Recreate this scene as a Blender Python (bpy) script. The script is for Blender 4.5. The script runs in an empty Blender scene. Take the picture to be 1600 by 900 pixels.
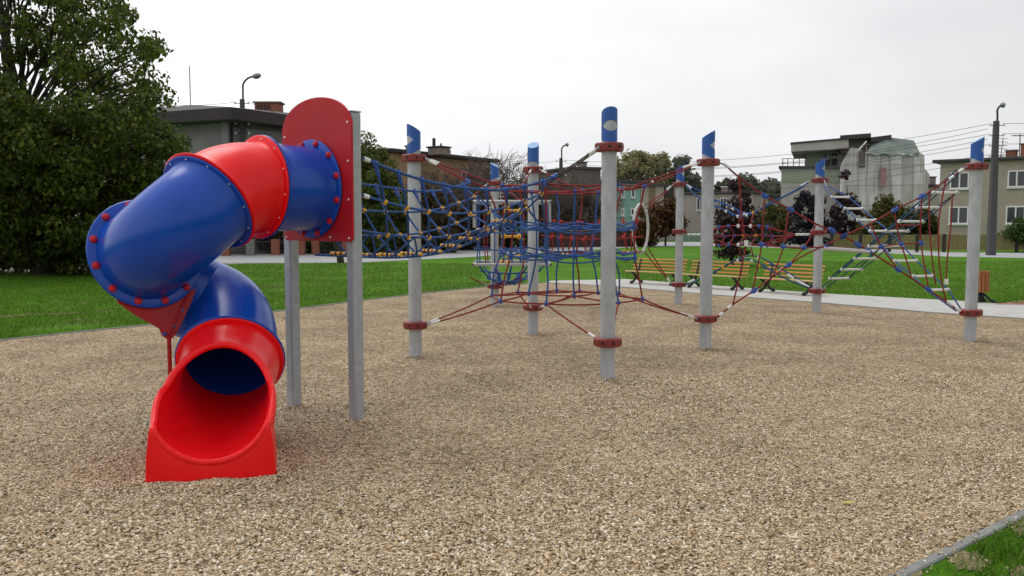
import bpy, math, random
import numpy as np
from mathutils import Vector, Matrix

R = math.radians
random.seed(7)
rng = np.random.default_rng(11)
scene = bpy.context.scene
COL = scene.collection

# ------------------------------------------------------------------ camera
CAM_H, FPX, PITCH = 1.75, 1345.8, R(4.292)
cam_d = bpy.data.cameras.new("camera")
cam_d.sensor_width = 36.0
cam_d.lens = FPX / 1600.0 * 36.0
cam_d.clip_start, cam_d.clip_end = 0.05, 3000.0
cam = bpy.data.objects.new("camera", cam_d)
COL.objects.link(cam)
cam.location = (0, 0, CAM_H)
cam.rotation_euler = (R(90) - PITCH, 0, 0)
scene.camera = cam

# ------------------------------------------------------------------ overcast sky, soft sun, exposure
SUN_EL, SUN_AZ = R(58), R(-35)          # high, a little to the left and ahead
world = bpy.data.worlds.new("World")
scene.world = world
world.use_nodes = True
wt = world.node_tree
for n in list(wt.nodes):
    wt.nodes.remove(n)
wo = wt.nodes.new("ShaderNodeOutputWorld")
bg = wt.nodes.new("ShaderNodeBackground")
sky = wt.nodes.new("ShaderNodeTexSky")
sky.sky_type = 'NISHITA'
sky.sun_disc = False
sky.sun_elevation = SUN_EL
sky.sun_rotation = SUN_AZ
sky.air_density = 1.0
sky.dust_density = 4.0
hs = wt.nodes.new("ShaderNodeHueSaturation")
hs.inputs['Saturation'].default_value = 0.12
wt.links.new(sky.outputs[0], hs.inputs['Color'])
tc = wt.nodes.new("ShaderNodeTexCoord")
sx = wt.nodes.new("ShaderNodeSeparateXYZ")
wt.links.new(tc.outputs['Generated'], sx.inputs[0])
nz = wt.nodes.new("ShaderNodeTexNoise")
nz.inputs['Scale'].default_value = 2.2
nz.inputs['Detail'].default_value = 5
mp = wt.nodes.new("ShaderNodeMapping")
mp.inputs['Scale'].default_value = (1, 1, 3)
wt.links.new(tc.outputs['Generated'], mp.inputs[0])
wt.links.new(mp.outputs[0], nz.inputs['Vector'])
cr = wt.nodes.new("ShaderNodeValToRGB")              # cloud layer, brighter and greyer patches
cr.color_ramp.elements[0].position = 0.3
cr.color_ramp.elements[0].color = (7.1, 7.25, 7.5, 1)
cr.color_ramp.elements[1].position = 0.72
cr.color_ramp.elements[1].color = (9.4, 9.45, 9.5, 1)
wt.links.new(nz.outputs[0], cr.inputs[0])
mx = wt.nodes.new("ShaderNodeMix")
mx.data_type = 'RGBA'
mx.inputs['Factor'].default_value = 0.86
wt.links.new(hs.outputs[0], mx.inputs['A'])
wt.links.new(cr.outputs[0], mx.inputs['B'])
# the cloud deck is brighter towards the hidden sun
dp = wt.nodes.new("ShaderNodeVectorMath")
dp.operation = 'DOT_PRODUCT'
wt.links.new(tc.outputs['Generated'], dp.inputs[0])
dp.inputs[1].default_value = (math.sin(R(-75)), math.cos(R(-75)), 0.25)
mr = wt.nodes.new("ShaderNodeMapRange")
mr.inputs[1].default_value, mr.inputs[2].default_value = -0.35, 0.8
mr.inputs[3].default_value, mr.inputs[4].default_value = 0.80, 1.20
wt.links.new(dp.outputs['Value'], mr.inputs[0])
ml = wt.nodes.new("ShaderNodeVectorMath")
ml.operation = 'SCALE'
wt.links.new(mx.outputs['Result'], ml.inputs[0])
wt.links.new(mr.outputs[0], ml.inputs['Scale'])
wt.links.new(ml.outputs[0], bg.inputs[0])
bg.inputs[1].default_value = 0.112
wt.links.new(bg.outputs[0], wo.inputs[0])

sun_d = bpy.data.lights.new("sun", 'SUN')
sun_d.energy = 1.1
sun_d.angle = R(35)
sun_d.color = (1.0, 0.97, 0.93)
sun = bpy.data.objects.new("sun", sun_d)
COL.objects.link(sun)
_sd = Vector((math.sin(SUN_AZ) * math.cos(SUN_EL), math.cos(SUN_AZ) * math.cos(SUN_EL), math.sin(SUN_EL)))
sun.rotation_euler = _sd.to_track_quat('Z', 'Y').to_euler()
sun.location = (0, 0, 40)

vs = scene.view_settings
vs.view_transform = 'Standard'
vs.look = 'None'
vs.exposure = 0.14
vs.gamma = 1.0
vs.use_curve_mapping = False

# ------------------------------------------------------------------ survey helpers (photo pixel -> place)
_cp, _sp = math.cos(PITCH), math.sin(PITCH)


def ray(px, py):
    x = (px - 800.0) / FPX
    u = (450.0 - py) / FPX
    return Vector((x, _cp + u * _sp, u * _cp - _sp))


def on_z(px, py, z=0.0):
    d = ray(px, py)
    t = (z - CAM_H) / d.z
    return Vector((d.x * t, d.y * t, z))


def at_y(px, py, y):
    d = ray(px, py)
    t = y / d.y
    return Vector((d.x * t, y, CAM_H + d.z * t))


def on_wall(px, py, p, q):
    """point seen at the pixel on the vertical plane through ground points p and q"""
    d = ray(px, py)
    nx, ny = -(q[1] - p[1]), (q[0] - p[0])
    t = (nx * p[0] + ny * p[1]) / (nx * d.x + ny * d.y)
    return Vector((d.x * t, d.y * t, CAM_H + d.z * t))


# ------------------------------------------------------------------ materials
MATS = {}


def _new(name):
    m = bpy.data.materials.new(name)
    m.use_nodes = True
    nt = m.node_tree
    b = nt.nodes['Principled BSDF']
    MATS[name] = m
    return m, nt, b


def N(nt, t, **kw):
    n = nt.nodes.new(t)
    for k, v in kw.items():
        setattr(n, k, v)
    return n


def mat(name, col, rough=0.6, metal=0.0, var=0.15, scale=8.0, bump=0.0, bscale=40.0, spec=0.5, coord='Object', coat=0.0, stretch=None):
    """plain surface with uneven tone and a little relief"""
    m, nt, b = _new(name)
    tc = N(nt, "ShaderNodeTexCoord")
    src = tc.outputs[coord]
    if stretch:
        mpn = N(nt, "ShaderNodeMapping")
        mpn.inputs['Scale'].default_value = stretch
        nt.links.new(src, mpn.inputs[0])
        src = mpn.outputs[0]
    nz = N(nt, "ShaderNodeTexNoise")
    nz.inputs['Scale'].default_value = scale
    nz.inputs['Detail'].default_value = 6
    nz.inputs['Roughness'].default_value = 0.65
    nt.links.new(src, nz.inputs['Vector'])
    r = N(nt, "ShaderNodeValToRGB")
    r.color_ramp.elements[0].position = 0.3
    r.color_ramp.elements[1].position = 0.7
    r.color_ramp.elements[0].color = (*[max(0, c * (1 - var)) for c in col], 1)
    r.color_ramp.elements[1].color = (*[min(1, c * (1 + var)) for c in col], 1)
    nt.links.new(nz.outputs[0], r.inputs[0])
    nt.links.new(r.outputs[0], b.inputs['Base Color'])
    b.inputs['Roughness'].default_value = rough
    b.inputs['Metallic'].default_value = metal
    b.inputs['Specular IOR Level'].default_value = spec
    b.inputs['Coat Weight'].default_value = coat
    if bump:
        n2 = N(nt, "ShaderNodeTexNoise")
        n2.inputs['Scale'].default_value = bscale
        n2.inputs['Detail'].default_value = 4
        nt.links.new(src, n2.inputs['Vector'])
        bp = N(nt, "ShaderNodeBump")
        bp.inputs['Strength'].default_value = bump
        bp.inputs['Distance'].default_value = 0.02
        nt.links.new(n2.outputs[0], bp.inputs['Height'])
        nt.links.new(bp.outputs[0], b.inputs['Normal'])
    return m


def leaf_mat(name, cols, rough=0.6, trans=0.25):
    """foliage: every leaf takes its own tone from a range of leaf colours"""
    m, nt, b = _new(name)
    g = N(nt, "ShaderNodeNewGeometry")
    r = N(nt, "ShaderNodeValToRGB")
    e = r.color_ramp.elements
    while len(e) < len(cols):
        e.new(0.5)
    for i, c in enumerate(cols):
        e[i].position = i / max(1, len(cols) - 1)
        e[i].color = (*c, 1)
    nt.links.new(g.outputs['Random Per Island'], r.inputs[0])
    nt.links.new(r.outputs[0], b.inputs['Base Color'])
    b.inputs['Roughness'].default_value = rough
    b.inputs['Specular IOR Level'].default_value = 0.25
    if trans:
        tr = N(nt, "ShaderNodeBsdfTranslucent")
        nt.links.new(r.outputs[0], tr.inputs[0])
        ms = N(nt, "ShaderNodeMixShader")
        ms.inputs[0].default_value = trans
        out = nt.nodes['Material Output']
        nt.links.new(b.outputs[0], ms.inputs[1])
        nt.links.new(tr.outputs[0], ms.inputs[2])
        nt.links.new(ms.outputs[0], out.inputs[0])
    return m


def gravel_mat():
    m, nt, b = _new("pebble_gravel")
    tc = N(nt, "ShaderNodeTexCoord")
    L = nt.links.new
    wob = N(nt, "ShaderNodeTexNoise")
    wob.inputs['Scale'].default_value = 9
    L(tc.outputs['Object'], wob.inputs['Vector'])
    add = N(nt, "ShaderNodeMix", data_type='RGBA', blend_type='LINEAR_LIGHT')
    add.inputs['Factor'].default_value = 0.02
    L(tc.outputs['Object'], add.inputs['A'])
    L(wob.outputs['Color'], add.inputs['B'])
    v = N(nt, "ShaderNodeTexVoronoi")
    v.inputs['Scale'].default_value = 62
    L(add.outputs['Result'], v.inputs['Vector'])
    ramp = N(nt, "ShaderNodeValToRGB")
    e = ramp.color_ramp.elements
    pal = [(0.0, (0.060, 0.038, 0.016)), (0.14, (0.21, 0.138, 0.066)), (0.28, (0.42, 0.30, 0.168)), (0.50, (0.60, 0.46, 0.29)),
           (0.70, (0.39, 0.315, 0.235)), (0.83, (0.72, 0.59, 0.43)), (0.97, (0.82, 0.74, 0.61))]
    while len(e) < len(pal):
        e.new(0.5)
    for i, (p, c) in enumerate(pal):
        e[i].position = p
        e[i].color = (*c, 1)
    sep = N(nt, "ShaderNodeSeparateColor")
    L(v.outputs['Color'], sep.inputs[0])
    L(sep.outputs[0], ramp.inputs[0])
    # grit colour between larger stones, and patches of raked and trodden gravel
    n1 = N(nt, "ShaderNodeTexNoise")
    n1.inputs['Scale'].default_value = 0.9
    n1.inputs['Detail'].default_value = 7
    n1.inputs['Roughness'].default_value = 0.7
    L(tc.outputs['Object'], n1.inputs['Vector'])
    pr = N(nt, "ShaderNodeValToRGB")
    pr.color_ramp.elements[0].position = 0.32
    pr.color_ramp.elements[0].color = (0.72, 0.69, 0.64, 1)
    pr.color_ramp.elements[1].position = 0.66
    pr.color_ramp.elements[1].color = (1.38, 1.36, 1.33, 1)
    L(n1.outputs[0], pr.inputs[0])
    n2 = N(nt, "ShaderNodeTexNoise")
    n2.inputs['Scale'].default_value = 13
    n2.inputs['Detail'].default_value = 5
    n2.inputs['Roughness'].default_value = 0.8
    L(tc.outputs['Object'], n2.inputs['Vector'])
    pr2 = N(nt, "ShaderNodeValToRGB")
    pr2.color_ramp.elements[0].position = 0.36
    pr2.color_ramp.elements[0].color = (0.52, 0.47, 0.40, 1)
    pr2.color_ramp.elements[1].position = 0.62
    pr2.color_ramp.elements[1].color = (1.25, 1.23, 1.20, 1)
    L(n2.outputs[0], pr2.inputs[0])
    m1 = N(nt, "ShaderNodeMix", data_type='RGBA', blend_type='MULTIPLY')
    m1.inputs['Factor'].default_value = 0.9
    L(ramp.outputs[0], m1.inputs['A'])
    L(pr.outputs[0], m1.inputs['B'])
    m2 = N(nt, "ShaderNodeMix", data_type='RGBA', blend_type='MULTIPLY')
    m2.inputs['Factor'].default_value = 0.85
    L(m1.outputs['Result'], m2.inputs['A'])
    L(pr2.outputs[0], m2.inputs['B'])
    L(m2.outputs['Result'], b.inputs['Base Color'])
    b.inputs['Roughness'].default_value = 0.85
    b.inputs['Specular IOR Level'].default_value = 0.2
    inv = N(nt, "ShaderNodeMath", operation='SUBTRACT')
    inv.inputs[0].default_value = 1.0
    L(v.outputs['Distance'], inv.inputs[1])
    hm = N(nt, "ShaderNodeMath", operation='ADD')
    L(inv.outputs[0], hm.inputs[0])
    L(n2.outputs[0], hm.inputs[1])
    n3 = N(nt, "ShaderNodeTexNoise")
    n3.inputs['Scale'].default_value = 3.2
    n3.inputs['Detail'].default_value = 3
    L(tc.outputs['Object'], n3.inputs['Vector'])
    b0 = N(nt, "ShaderNodeBump")
    b0.inputs['Strength'].default_value = 1.0
    b0.inputs['Distance'].default_value = 0.12
    L(n3.outputs[0], b0.inputs['Height'])
    bp = N(nt, "ShaderNodeBump")
    bp.inputs['Strength'].default_value = 1.0
    bp.inputs['Distance'].default_value = 0.035
    L(b0.outputs[0], bp.inputs['Normal'])
    L(hm.outputs[0], bp.inputs['Height'])
    L(bp.outputs[0], b.inputs['Normal'])
    return m


def grass_mat(name, lo, mid, hi, soil=(0.20, 0.17, 0.09)):
    m, nt, b = _new(name)
    L = nt.links.new
    tc = N(nt, "ShaderNodeTexCoord")
    n0 = N(nt, "ShaderNodeTexNoise")
    n0.inputs['Scale'].default_value = 0.35
    n0.inputs['Detail'].default_value = 8
    n0.inputs['Roughness'].default_value = 0.72
    L(tc.outputs['Object'], n0.inputs['Vector'])
    n1 = N(nt, "ShaderNodeTexNoise")
    n1.inputs['Scale'].default_value = 16
    n1.inputs['Detail'].default_value = 6
    n1.inputs['Roughness'].default_value = 0.8
    L(tc.outputs['Object'], n1.inputs['Vector'])
    ad = N(nt, "ShaderNodeMath", operation='ADD')
    L(n0.outputs[0], ad.inputs[0])
    L(n1.outputs[0], ad.inputs[1])
    hv = N(nt, "ShaderNodeMath", operation='MULTIPLY')
    hv.inputs[1].default_value = 0.5
    L(ad.outputs[0], hv.inputs[0])
    r = N(nt, "ShaderNodeValToRGB")
    e = r.color_ramp.elements
    e.new(0.5)
    e[0].position, e[0].color = 0.36, (*lo, 1)
    e[1].position, e[1].color = 0.49, (*mid, 1)
    e[2].position, e[2].color = 0.62, (*hi, 1)
    L(hv.outputs[0], r.inputs[0])
    n2 = N(nt, "ShaderNodeTexNoise")
    n2.inputs['Scale'].default_value = 0.55
    n2.inputs['Detail'].default_value = 10
    n2.inputs['Roughness'].default_value = 0.6
    L(tc.outputs['Object'], n2.inputs['Vector'])
    sr = N(nt, "ShaderNodeValToRGB")
    sr.color_ramp.elements[0].position = 0.58
    sr.color_ramp.elements[0].color = (0, 0, 0, 1)
    sr.color_ramp.elements[1].position = 0.70
    sr.color_ramp.elements[1].color = (0.7, 0.7, 0.7, 1)
    L(n2.outputs[0], sr.inputs[0])
    mx = N(nt, "ShaderNodeMix", data_type='RGBA')
    L(sr.outputs[0], mx.inputs['Factor'])
    L(r.outputs[0], mx.inputs['A'])
    mx.inputs['B'].default_value = (*soil, 1)
    L(mx.outputs['Result'], b.inputs['Base Color'])
    b.inputs['Roughness'].default_value = 0.9
    b.inputs['Specular IOR Level'].default_value = 0.1
    bp = N(nt, "ShaderNodeBump")
    bp.inputs['Strength'].default_value = 0.8
    bp.inputs['Distance'].default_value = 0.04
    L(n1.outputs[0], bp.inputs['Height'])
    L(bp.outputs[0], b.inputs['Normal'])
    return m


def plastic(name, col, rough=0.28, spec=0.28):
    """roto-moulded polyethylene: even colour, fine orange peel, faint dusting and scuffs"""
    m, nt, b = _new(name)
    L = nt.links.new
    tc = N(nt, "ShaderNodeTexCoord")
    n1 = N(nt, "ShaderNodeTexNoise")
    n1.inputs['Scale'].default_value = 5
    n1.inputs['Detail'].default_value = 8
    n1.inputs['Roughness'].default_value = 0.7
    L(tc.outputs['Object'], n1.inputs['Vector'])
    r = N(nt, "ShaderNodeValToRGB")
    r.color_ramp.elements[0].position = 0.25
    r.color_ramp.elements[1].position = 0.8
    r.color_ramp.elements[0].color = (*[c * 0.9 for c in col], 1)
    r.color_ramp.elements[1].color = (*[min(1, c * 1.06 + 0.004) for c in col], 1)
    L(n1.outputs[0], r.inputs[0])
    # fine dust and rubbed streaks
    n4 = N(nt, "ShaderNodeTexNoise")
    n4.inputs['Scale'].default_value = 22
    n4.inputs['Detail'].default_value = 9
    n4.inputs['Roughness'].default_value = 0.75
    m4 = N(nt, "ShaderNodeMapping")
    m4.inputs['Scale'].default_value = (1.0, 1.0, 0.18)
    L(tc.outputs['Object'], m4.inputs[0])
    L(m4.outputs[0], n4.inputs['Vector'])
    r4 = N(nt, "ShaderNodeValToRGB")
    r4.color_ramp.elements[0].position = 0.55
    r4.color_ramp.elements[0].color = (0, 0, 0, 1)
    r4.color_ramp.elements[1].position = 0.78
    r4.color_ramp.elements[1].color = (0.22, 0.22, 0.22, 1)
    L(n4.outputs[0], r4.inputs[0])
    x4 = N(nt, "ShaderNodeMix", data_type='RGBA')
    L(r4.outputs[0], x4.inputs['Factor'])
    L(r.outputs[0], x4.inputs['A'])
    x4.inputs['B'].default_value = (*[min(1, c * 0.6 + 0.07) for c in col], 1)
    L(x4.outputs['Result'], b.inputs['Base Color'])
    rr = N(nt, "ShaderNodeMapRange")
    rr.inputs[1].default_value, rr.inputs[2].default_value = 0.3, 0.75
    rr.inputs[3].default_value, rr.inputs[4].default_value = rough * 0.85, rough * 1.35
    L(n1.outputs[0], rr.inputs[0])
    L(rr.outputs[0], b.inputs['Roughness'])
    b.inputs['Specular IOR Level'].default_value = spec
    n2 = N(nt, "ShaderNodeTexNoise")
    n2.inputs['Scale'].default_value = 120
    L(tc.outputs['Object'], n2.inputs['Vector'])
    bp = N(nt, "ShaderNodeBump")
    bp.inputs['Strength'].default_value = 0.06
    bp.inputs['Distance'].default_value = 0.01
    L(n2.outputs[0], bp.inputs['Height'])
    L(bp.outputs[0], b.inputs['Normal'])
    return m


def glass_mat(name, col, rough=0.08):
    m, nt, b = _new(name)
    b.inputs['Base Color'].default_value = (*col, 1)
    b.inputs['Roughness'].default_value = rough
    b.inputs['Specular IOR Level'].default_value = 0.6
    return m


RED = plastic("red_plastic", (0.86, 0.004, 0.007), 0.30)
BLUE = plastic("blue_plastic", (0.002, 0.060, 0.41), 0.20, spec=0.36)
PANEL = plastic("red_panel", (0.47, 0.007, 0.014), 0.5)
PLATE = plastic("red_plate", (0.36, 0.008, 0.010), 0.4)
BOLT_R = plastic("red_cap", (0.52, 0.010, 0.030), 0.35)
STEEL = mat("zinc_steel", (0.36, 0.38, 0.40), 0.5, 0.25, 0.14, 14, 0.05, 60)
GALV = mat("galvanised_pole", (0.40, 0.42, 0.435), 0.52, 0.2, 0.24, 9, 0.04, 50, stretch=(1, 1, 0.35))
BRIGHT = mat("bright_screw", (0.75, 0.75, 0.76), 0.3, 0.6, 0.05)
MAROON = mat("maroon_collar", (0.20, 0.018, 0.014), 0.45, 0.0, 0.3, 12, 0.1, 40)
CAPB = mat("blue_cap", (0.010, 0.085, 0.36), 0.42, 0.0, 0.06, 6)
CAPL = mat("pale_lid", (0.16, 0.34, 0.62), 0.45, 0.0, 0.06, 6)
HOLE = mat("collar_recess", (0.015, 0.010, 0.010), 0.8, 0, 0.1)
ROPE_B = mat("blue_rope", (0.018, 0.085, 0.29), 0.75, 0, 0.45, 90, 0.6, 200)
ROPE_R = mat("red_rope", (0.24, 0.012, 0.014), 0.75, 0, 0.45, 90, 0.6, 200)
ROPE_K = mat("dark_rope", (0.05, 0.02, 0.025), 0.75, 0, 0.4, 90, 0.5, 200)
ROPE_T = mat("teal_rope", (0.015, 0.085, 0.17), 0.75, 0, 0.45, 90, 0.6, 200)
SLEEVE_B = mat("blue_sleeve", (0.018, 0.075, 0.33), 0.45, 0, 0.1, 20)
CONN_Y = mat("yellow_connector", (0.68, 0.34, 0.012), 0.45, 0, 0.12, 20)
CONN_R = mat("red_connector", (0.46, 0.012, 0.012), 0.45, 0, 0.1, 20)
WHITE = mat("white_fitting", (0.70, 0.70, 0.68), 0.45, 0, 0.08, 10)
LWHITE = mat("white_metal", (0.50, 0.51, 0.50), 0.4, 0.1, 0.1, 10)
WOOD = mat("oiled_slat", (0.52, 0.225, 0.06), 0.5, 0, 0.25, 7, 0.15, 60, stretch=(1, 8, 8))
WOODL = mat("pale_seat_slat", (0.56, 0.35, 0.15), 0.5, 0, 0.2, 7, 0.15, 60, stretch=(1, 8, 8))  # paler version of the slat wood, for the front seat slat
BINW = mat("bin_slat", (0.30, 0.10, 0.026), 0.55, 0, 0.25, 7, 0.15, 60, stretch=(8, 8, 1))
IRON = mat("cast_iron", (0.012, 0.014, 0.016), 0.45, 0.3, 0.2, 20)
CONC = mat("concrete_path", (0.42, 0.41, 0.385), 0.9, 0, 0.13, 2.5, 0.2, 60)
KERB = mat("kerb_concrete", (0.20, 0.205, 0.195), 0.9, 0, 0.18, 6, 0.2, 50)
PAVE = mat("street_pavement", (0.34, 0.345, 0.35), 0.9, 0, 0.1, 0.6, 0.1, 20)
ROAD = mat("asphalt", (0.19, 0.19, 0.195), 0.9, 0, 0.15, 0.8, 0.2, 30)
PINK = mat("red_paving", (0.34, 0.14, 0.13), 0.9, 0, 0.15, 5, 0.2, 40)
GRAVEL = gravel_mat()
LAWN = grass_mat("lawn", (0.022, 0.075, 0.004), (0.060, 0.172, 0.005), (0.115, 0.250, 0.010))
BARK = mat("bark", (0.040, 0.030, 0.024), 0.9, 0, 0.4, 9, 0.6, 25, stretch=(1, 1, 0.25))
TWIG = mat("bare_twig", (0.105, 0.082, 0.070), 0.9, 0, 0.3, 6)


# ------------------------------------------------------------------ mesh building
ORG = {}


class MB:
    def __init__(self):
        self.v, self.f = [], []

    def add(self, vs, fs):
        o = len(self.v)
        self.v.extend(vs)
        self.f.extend([tuple(i + o for i in f) for f in fs])
        return self

    def box(self, c, s, rz=0.0, m=None):
        hx, hy, hz = s[0] / 2, s[1] / 2, s[2] / 2
        M = m if m is not None else Matrix.Rotation(rz, 3, 'Z')
        c = Vector(c)
        vs = [c + M @ Vector((x * hx, y * hy, z * hz)) for z in (-1, 1) for y in (-1, 1) for x in (-1, 1)]
        return self.add(vs, [(0, 2, 3, 1), (4, 5, 7, 6), (0, 1, 5, 4), (2, 6, 7, 3), (0, 4, 6, 2), (1, 3, 7, 5)])

    def bbox(self, c, s, b=0.01, m=None):
        """box with chamfered long edges all round"""
        M = m if m is not None else Matrix.Identity(3)
        c = Vector(c)
        hx, hy, hz = s[0] / 2, s[1] / 2, s[2] / 2
        b = min(b, hx * .9, hy * .9, hz * .9)
        rows = []
        for z, ins in ((-hz, b), (-hz + b, 0), (hz - b, 0), (hz, b)):
            X, Y = hx - ins, hy - ins
            pts = [(-X + b, -Y), (X - b, -Y), (X, -Y + b), (X, Y - b), (X - b, Y), (-X + b, Y), (-X, Y - b), (-X, -Y + b)]
            rows.append([c + M @ Vector((x, y, z)) for x, y in pts])
        self.grid(rows, True)
        o = len(self.v) - 32
        self.f.append(tuple(o + i for i in reversed(range(8))))
        self.f.append(tuple(o + 24 + i for i in range(8)))
        return self

    def quad(self, *p):
        return self.add([Vector(q) for q in p], [tuple(range(len(p)))])

    def grid(self, rows, close=False):
        n = len(rows[0])
        fs = []
        for i in range(len(rows) - 1):
            for j in range(n if close else n - 1):
                k = (j + 1) % n
                fs.append((i * n + j, i * n + k, (i + 1) * n + k, (i + 1) * n + j))
        return self.add([Vector(p) for r in rows for p in r], fs)

    def tube(self, pts, r, n=8, cap=True, taper=None):
        pts = [Vector(p) for p in pts]
        rows, up = [], None
        for i, p in enumerate(pts):
            a, b = pts[max(0, i - 1)], pts[min(len(pts) - 1, i + 1)]
            t = (b - a)
            t = t.normalized() if t.length > 1e-9 else Vector((0, 0, 1))
            if up is None:
                up = t.orthogonal().normalized()
            up = (up - t * up.dot(t))
            up = up.normalized() if up.length > 1e-6 else t.orthogonal().normalized()
            s = t.cross(up)
            rr = r if taper is None else r + (taper - r) * i / max(1, len(pts) - 1)
            rows.append([p + up * (rr * math.cos(2 * math.pi * k / n)) + s * (rr * math.sin(2 * math.pi * k / n)) for k in range(n)])
        o = len(self.v)
        self.grid(rows, True)
        if cap and n > 2:
            self.f.append(tuple(o + i for i in reversed(range(n))))
            self.f.append(tuple(o + (len(rows) - 1) * n + i for i in range(n)))
        return self

    def lathe(self, prof, n=20, c=(0, 0, 0), axis=(0, 0, 1), cap=True):
        c = Vector(c)
        ax = Vector(axis).normalized()
        u = ax.orthogonal().normalized()
        w = ax.cross(u)
        o = len(self.v)
        self.grid([[c + ax * z + (u * math.cos(2 * math.pi * k / n) + w * math.sin(2 * math.pi * k / n)) * r for k in range(n)] for r, z in prof], True)
        if cap:
            self.f.append(tuple(o + i for i in reversed(range(n))))
            self.f.append(tuple(o + (len(prof) - 1) * n + i for i in range(n)))
        return self

    def ball(self, c, r, n=10, m=6, sq=(1, 1, 1)):
        c = Vector(c)
        rows = []
        for i in range(m + 1):
            a = math.pi * i / m
            rr = max(1e-4, math.sin(a)) * r
            rows.append([c + Vector((rr * math.cos(2 * math.pi * k / n) * sq[0], rr * math.sin(2 * math.pi * k / n) * sq[1], -math.cos(a) * r * sq[2])) for k in range(n)])
        return self.grid(rows, True)

    def build(self, name, m, parent=None, smooth=True, sharp=35, loc=None):
        o0 = ORG.get(parent.name, Vector((0, 0, 0))) if parent is not None else (Vector(loc) if loc is not None else Vector((0, 0, 0)))
        me = bpy.data.meshes.new(name)
        me.from_pydata([tuple(Vector(p) - o0) for p in self.v], [], self.f)
        me.materials.append(m)
        ob = bpy.data.objects.new(name, me)
        COL.objects.link(ob)
        if parent is not None:
            ob.parent = parent
        elif loc is not None:
            ob.location = loc
        ORG[ob.name] = o0
        if smooth:
            me.shade_smooth()
            if sharp:
                me.set_sharp_from_angle(angle=R(sharp))
        return ob


def np_mesh(name, verts, faces_n, m, parent=None, smooth=False):
    """big meshes: verts (N,3), faces (F,k) as arrays"""
    o0 = ORG.get(parent.name, Vector((0, 0, 0))) if parent is not None else Vector((0, 0, 0))
    v = np.asarray(verts, np.float32) - np.array(o0, np.float32)
    f = np.asarray(faces_n, np.int32)
    me = bpy.data.meshes.new(name)
    me.vertices.add(len(v))
    me.vertices.foreach_set("co", v.ravel())
    k = f.shape[1]
    me.loops.add(f.size)
    me.loops.foreach_set("vertex_index", f.ravel())
    me.polygons.add(len(f))
    me.polygons.foreach_set("loop_start", np.arange(0, f.size, k, dtype=np.int32))
    me.update(calc_edges=True)
    me.materials.append(m)
    if smooth:
        me.shade_smooth()
    ob = bpy.data.objects.new(name, me)
    COL.objects.link(ob)
    if parent is not None:
        ob.parent = parent
    ORG[ob.name] = o0
    return ob


def tag(o, label=None, cat=None, group=None, kind=None):
    if label:
        o['label'] = label
    if cat:
        o['category'] = cat
    if group:
        o['group'] = group
    if kind:
        o['kind'] = kind
    return o


def thing(name, label, cat, loc=(0, 0, 0), group=None, rz=0.0):
    o = bpy.data.objects.new(name, None)
    o.empty_display_size = 0.2
    COL.objects.link(o)
    o.location = loc
    o.rotation_euler = (0, 0, rz)
    tag(o, label, cat, group)
    ORG[o.name] = Vector(loc)
    return o


def local_thing(name, label, cat, loc=(0, 0, 0), group=None, rz=0.0):
    """a thing whose parts are given in its own coordinates"""
    o = thing(name, label, cat, loc, group, rz)
    ORG[o.name] = Vector((0, 0, 0))
    return o


KIDS = {}


def dup(root, loc, rz, label, group=None):
    def cp(o, par):
        c = o.copy()
        COL.objects.link(c)
        c.parent = par
        for ch in list(o.children):
            cp(ch, c)
        return c
    c = cp(root, None)
    c.location = loc
    c.rotation_euler = (0, 0, rz)
    c['label'] = label
    if group:
        c['group'] = group
    return c


def share(o, name, parent, loc):
    """another small fitting with the same mesh"""
    c = bpy.data.objects.new(name, o.data)
    COL.objects.link(c)
    c.parent = parent
    c.location = loc
    return c


def spline(pts, sub=5):
    """smooth curve through the points"""
    pts = [Vector(p) for p in pts]
    if len(pts) == 2:
        return pts
    out = []
    for i in range(len(pts) - 1):
        p0, p1, p2, p3 = pts[max(0, i - 1)], pts[i], pts[i + 1], pts[min(len(pts) - 1, i + 2)]
        for k in range(sub):
            t = k / sub
            out.append(0.5 * ((2 * p1) + (p2 - p0) * t + (2 * p0 - 5 * p1 + 4 * p2 - p3) * t * t + (3 * p1 - p0 - 3 * p2 + p3) * t ** 3))
    out.append(pts[-1])
    return out


def lerp(a, b, t):
    return a + (b - a) * t


# ------------------------------------------------------------------ ground, gravel, path, streets
def sheet(name, pts, z, m, kind='structure'):
    mb = MB()
    mb.add([Vector((p[0], p[1], z)) for p in pts], [tuple(range(len(pts)))])
    o = mb.build(name, m, None, smooth=False)
    o['kind'] = kind
    return o


def ccw(pts):
    a = sum(pts[i][0] * pts[(i + 1) % len(pts)][1] - pts[(i + 1) % len(pts)][0] * pts[i][1] for i in range(len(pts)))
    return pts if a > 0 else pts[::-1]


sheet("ground", [(-900, -60), (900, -60), (900, 1500), (-900, 1500)], 0.0, LAWN)
edge_back = [on_z(x, y) for x, y in ((0, 533), (120, 520), (230, 509), (330, 497), (420, 489), (520, 476), (620, 464), (700, 455), (770, 448), (850, 442))]
path_near = [on_z(x, y) for x, y in ((850, 442), (960, 448), (1110, 461), (1283, 474), (1452, 489), (1600, 499))]
path_far = [on_z(x, y) for x, y in ((862, 439), (977, 436.5), (1113, 446.5), (1283, 459), (1503, 471), (1600, 477.5))]
kr0, kr1 = on_z(1390, 900), on_z(1600, 797)
kd = (kr1 - kr0).normalized()
pn = (path_near[-1] - path_near[-2]).normalized()
far_r = path_near[-1] + pn * 3.5
cnr = kr1 + kd * 5.6
left0 = edge_back[0] + (edge_back[0] - edge_back[1]).normalized() * 14
gp = [left0] + edge_back + path_near[1:] + [far_r, cnr, kr1, kr0, kr0 - kd * 6, Vector((-14, -4, 0))]
gravel = sheet("gravel_bed", ccw(gp), 0.004, GRAVEL)
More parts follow.
